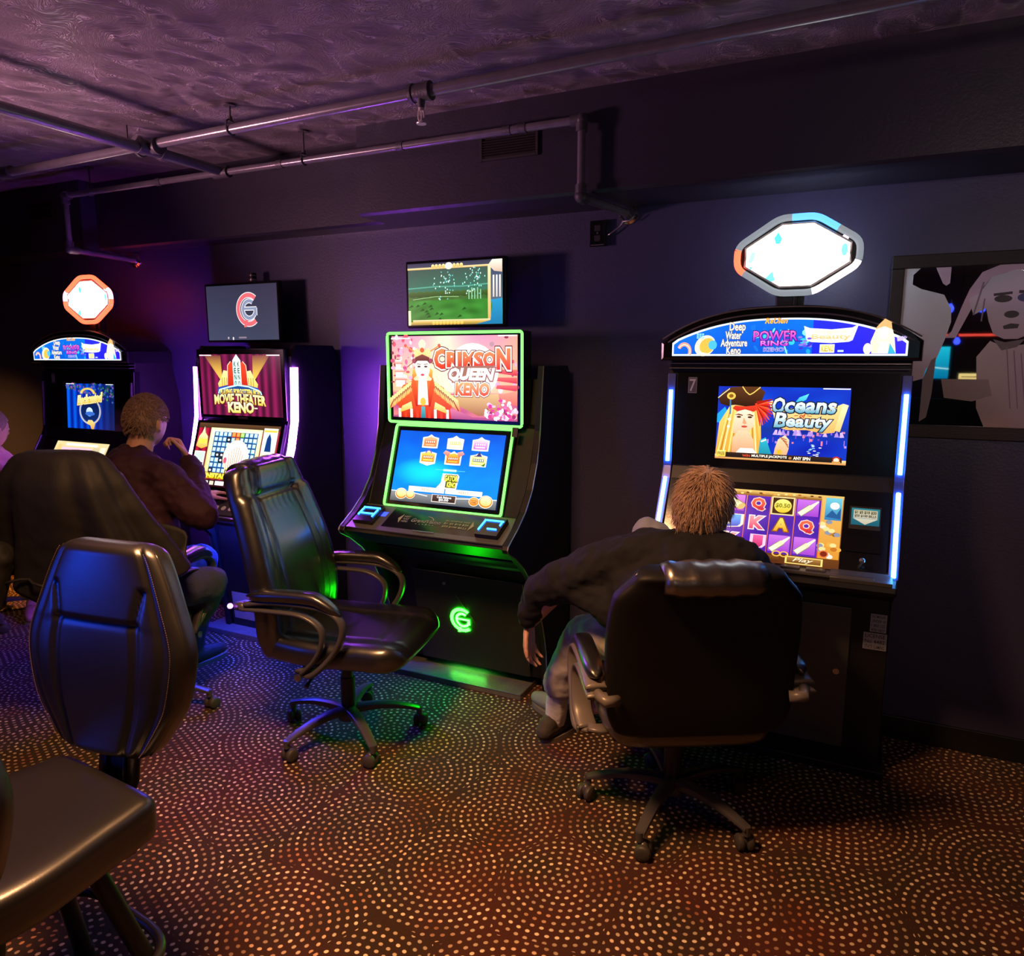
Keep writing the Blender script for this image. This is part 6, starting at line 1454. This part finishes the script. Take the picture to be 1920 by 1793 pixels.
# ---- person in pink at the frame edge -----------------------------------------
pC = thing('person', 'person in a pink knit top, cut off by the left edge of the picture', 'person', (-4.66, 2.45, 0))
oC = Vector((4.78, -2.45, 0))
def Cc(x, y, z, r=None): q = Vector((x, y, z)) + oC; return tuple(q) if r is None else (*q, r)
b = MB(); TC = head_mesh(b, Vector(Cc(-4.745, 2.53, 1.18)), radians(8), radians(-10), 0, 1.0)
b.chain([Cc(-4.75, 2.48, 1.12, .052), Cc(-4.75, 2.46, 1.08, .058)]); b.chain([Cc(-4.76, 2.45, 1.0, .10), Cc(-4.78, 2.45, .80, .11), Cc(-4.78, 2.45, .60, .13)])
for sd, hx in ((-1, -4.93), (1, -4.58)):
    b.chain([Cc(-4.76 + sd * .15, 2.47, 1.0, .045), Cc(-4.76 + sd * .19, 2.66, .84, .04), Cc(-4.60 + sd * .10, 2.72, .92, .028)]); hand(b, Cc(-4.60 + sd * .10, 2.73, .92), (.2, 1, .1), (0, 0, -1), .4, .95, thumb=-sd)
    b.chain([Cc(-4.78 + sd * .10, 2.47, .56, .08), Cc(-4.66 + sd * .12, 2.72, .53, .06)])
b.chain([Cc(-4.60, 2.72, .53, .06), Cc(-4.65, 2.69, .30, .045), Cc(-4.70, 2.65, .11, .034)]); b.chain([Cc(-4.78, 2.72, .53, .06), Cc(-4.74, 2.80, .30, .045), Cc(-4.70, 2.86, .10, .034)])
blob(b, 'body', M['skin'], pC, .0075, 3)
j = MB(); j.chain([Cc(-4.75, 2.46, 1.09, .068), Cc(-4.76, 2.45, 1.0, .135), Cc(-4.78, 2.45, .80, .15), Cc(-4.78, 2.45, .64, .155)])
for sd in (-1, 1): j.chain([Cc(-4.76, 2.46, 1.06, .07), Cc(-4.76 + sd * .16, 2.47, 1.01, .075), Cc(-4.76 + sd * .19, 2.66, .85, .062), Cc(-4.60 + sd * .10, 2.70, .905, .045)])
blob(j, 'pink_top', M['pink'], pC, .011, 4, .026, .012)
tr = MB()
for sd, kx, ay, ax in ((1, -4.60, 2.66, -4.70), (-1, -4.78, 2.85, -4.71)): tr.chain([Cc(-4.78 + sd * .10, 2.46, .58, .10), Cc(kx, 2.72, .55, .075), Cc((kx + ax) / 2, (2.72 + ay) / 2, .32, .062), Cc(ax, ay, .14, .052)])
tr.chain([Cc(-4.88, 2.46, .58, .10), Cc(-4.68, 2.46, .58, .10)]); blob(tr, 'trousers', M['black'], pC, .011, 4, .02)
shoe(pC, oC, (-4.715, 2.64, 0.0), radians(-40), M['purple'], .25); shoe(pC, oC, (-4.70, 2.86, 0), radians(60), M['purple'], .25)
hr = cap_mesh(TC, -.55, .45, .05, 9).build('hair', M['hair9'], pC, True)
for sd in (-1, 1): MB().ell(TC @ Vector((sd * .028, .079, .008)), .0115, 2).build('eye', M['eye'], pC, True)

# ---- coat over the chair back ---------------------------------------------------
coat = thing('draped_coat', 'dark nylon coat draped over the back of the office chair at left', 'coat', (-2.89, 2.10, 0), radians(110 - 90))
bc = poly_curve(TALL); W = interp(WT); nu, nv = 96, 44; verts = []; faces = []
for i in range(nv + 1):
    q = i / nv                                   # 0 at the crown, 1 at the hem
    z = 1.245 - .46 * max(0, q - .16) / .84 - .075 * min(1, q / .16) ** 2.2
    v = max(.02, min(.99, (z - .40) / .765)); C, N = bc(v); crown = min(1, q / .30); crown = sqrt(max(0.0004, 1 - (1 - crown) ** 2))
    hw = (W(min(v, .9)) * (.86 + .1 * q) + .025 + .055 * q ** 1.2) * (.06 + .94 * crown); back = (.105 + .080 * q) * crown; front = (.095 + .045 * q) * crown
    for k in range(nu):
        a = 2 * pi * k / nu; x = sgnpow(cos(a), .72); y = sgnpow(sin(a), .80)
        fold = .55 * sin(7 * a + .8 * sin(3 * q + a) + .5) + .35 * sin(13 * a + 2.5 * q) + .3 * sin(3 * a + 2 * q)
        g = 1 + fold * (.04 + .16 * q) * crown
        px, py = x * hw * g, (front if y > 0 else back) * y * g
        dz = 0
        if q > .85: dz = (q - .85) / .15 * (.05 * sin(2 * a + 1.2) + .03 * sin(5 * a) + (.20 if y > .2 else 0) * min(1, (y - .2) * 2 if y > .2 else 0))
        verts.append((px, C.y - .012 + py, z + dz))
for i in range(nv):
    for k in range(nu): faces.append((i * nu + k, i * nu + (k + 1) % nu, (i + 1) * nu + (k + 1) % nu, (i + 1) * nu + k))
faces.append(tuple(range(nu))[::-1])
me = D.meshes.new('coat_body'); me.from_pydata(verts, [], faces); cb_ = link('coat_body', me, M['coat'], None, True)
sd_ = cb_.modifiers.new('s', 'SOLIDIFY'); sd_.thickness = .008; sd_.offset = 0
dd_ = cb_.modifiers.new('d', 'DISPLACE'); dd_.texture = TEX; dd_.strength = .012; dd_.mid_level = .5; dd_.texture_coords = 'LOCAL'
baked(cb_); cb_.parent = coat
for p in cb_.data.polygons: p.use_smooth = True
sl = MB(); sl.chain([(-.24, -.45, .84, .060), (-.27, -.46, .74, .058), (-.30, -.45, .66, .052), (-.345, -.44, .625, .045), (-.375, -.44, .57, .042)])
blob(sl, 'sleeve', M['coat'], coat, .010, 4, .03, .012)
hm = MB(); hm.tube([(x / 20 * .60 - .30, -.465 - .012 * sin(x * 1.9), .745 - .012 * sin(x * .9)) for x in range(21)], .006, 6); hm.build('hem_cord', M['coat'], coat, True)
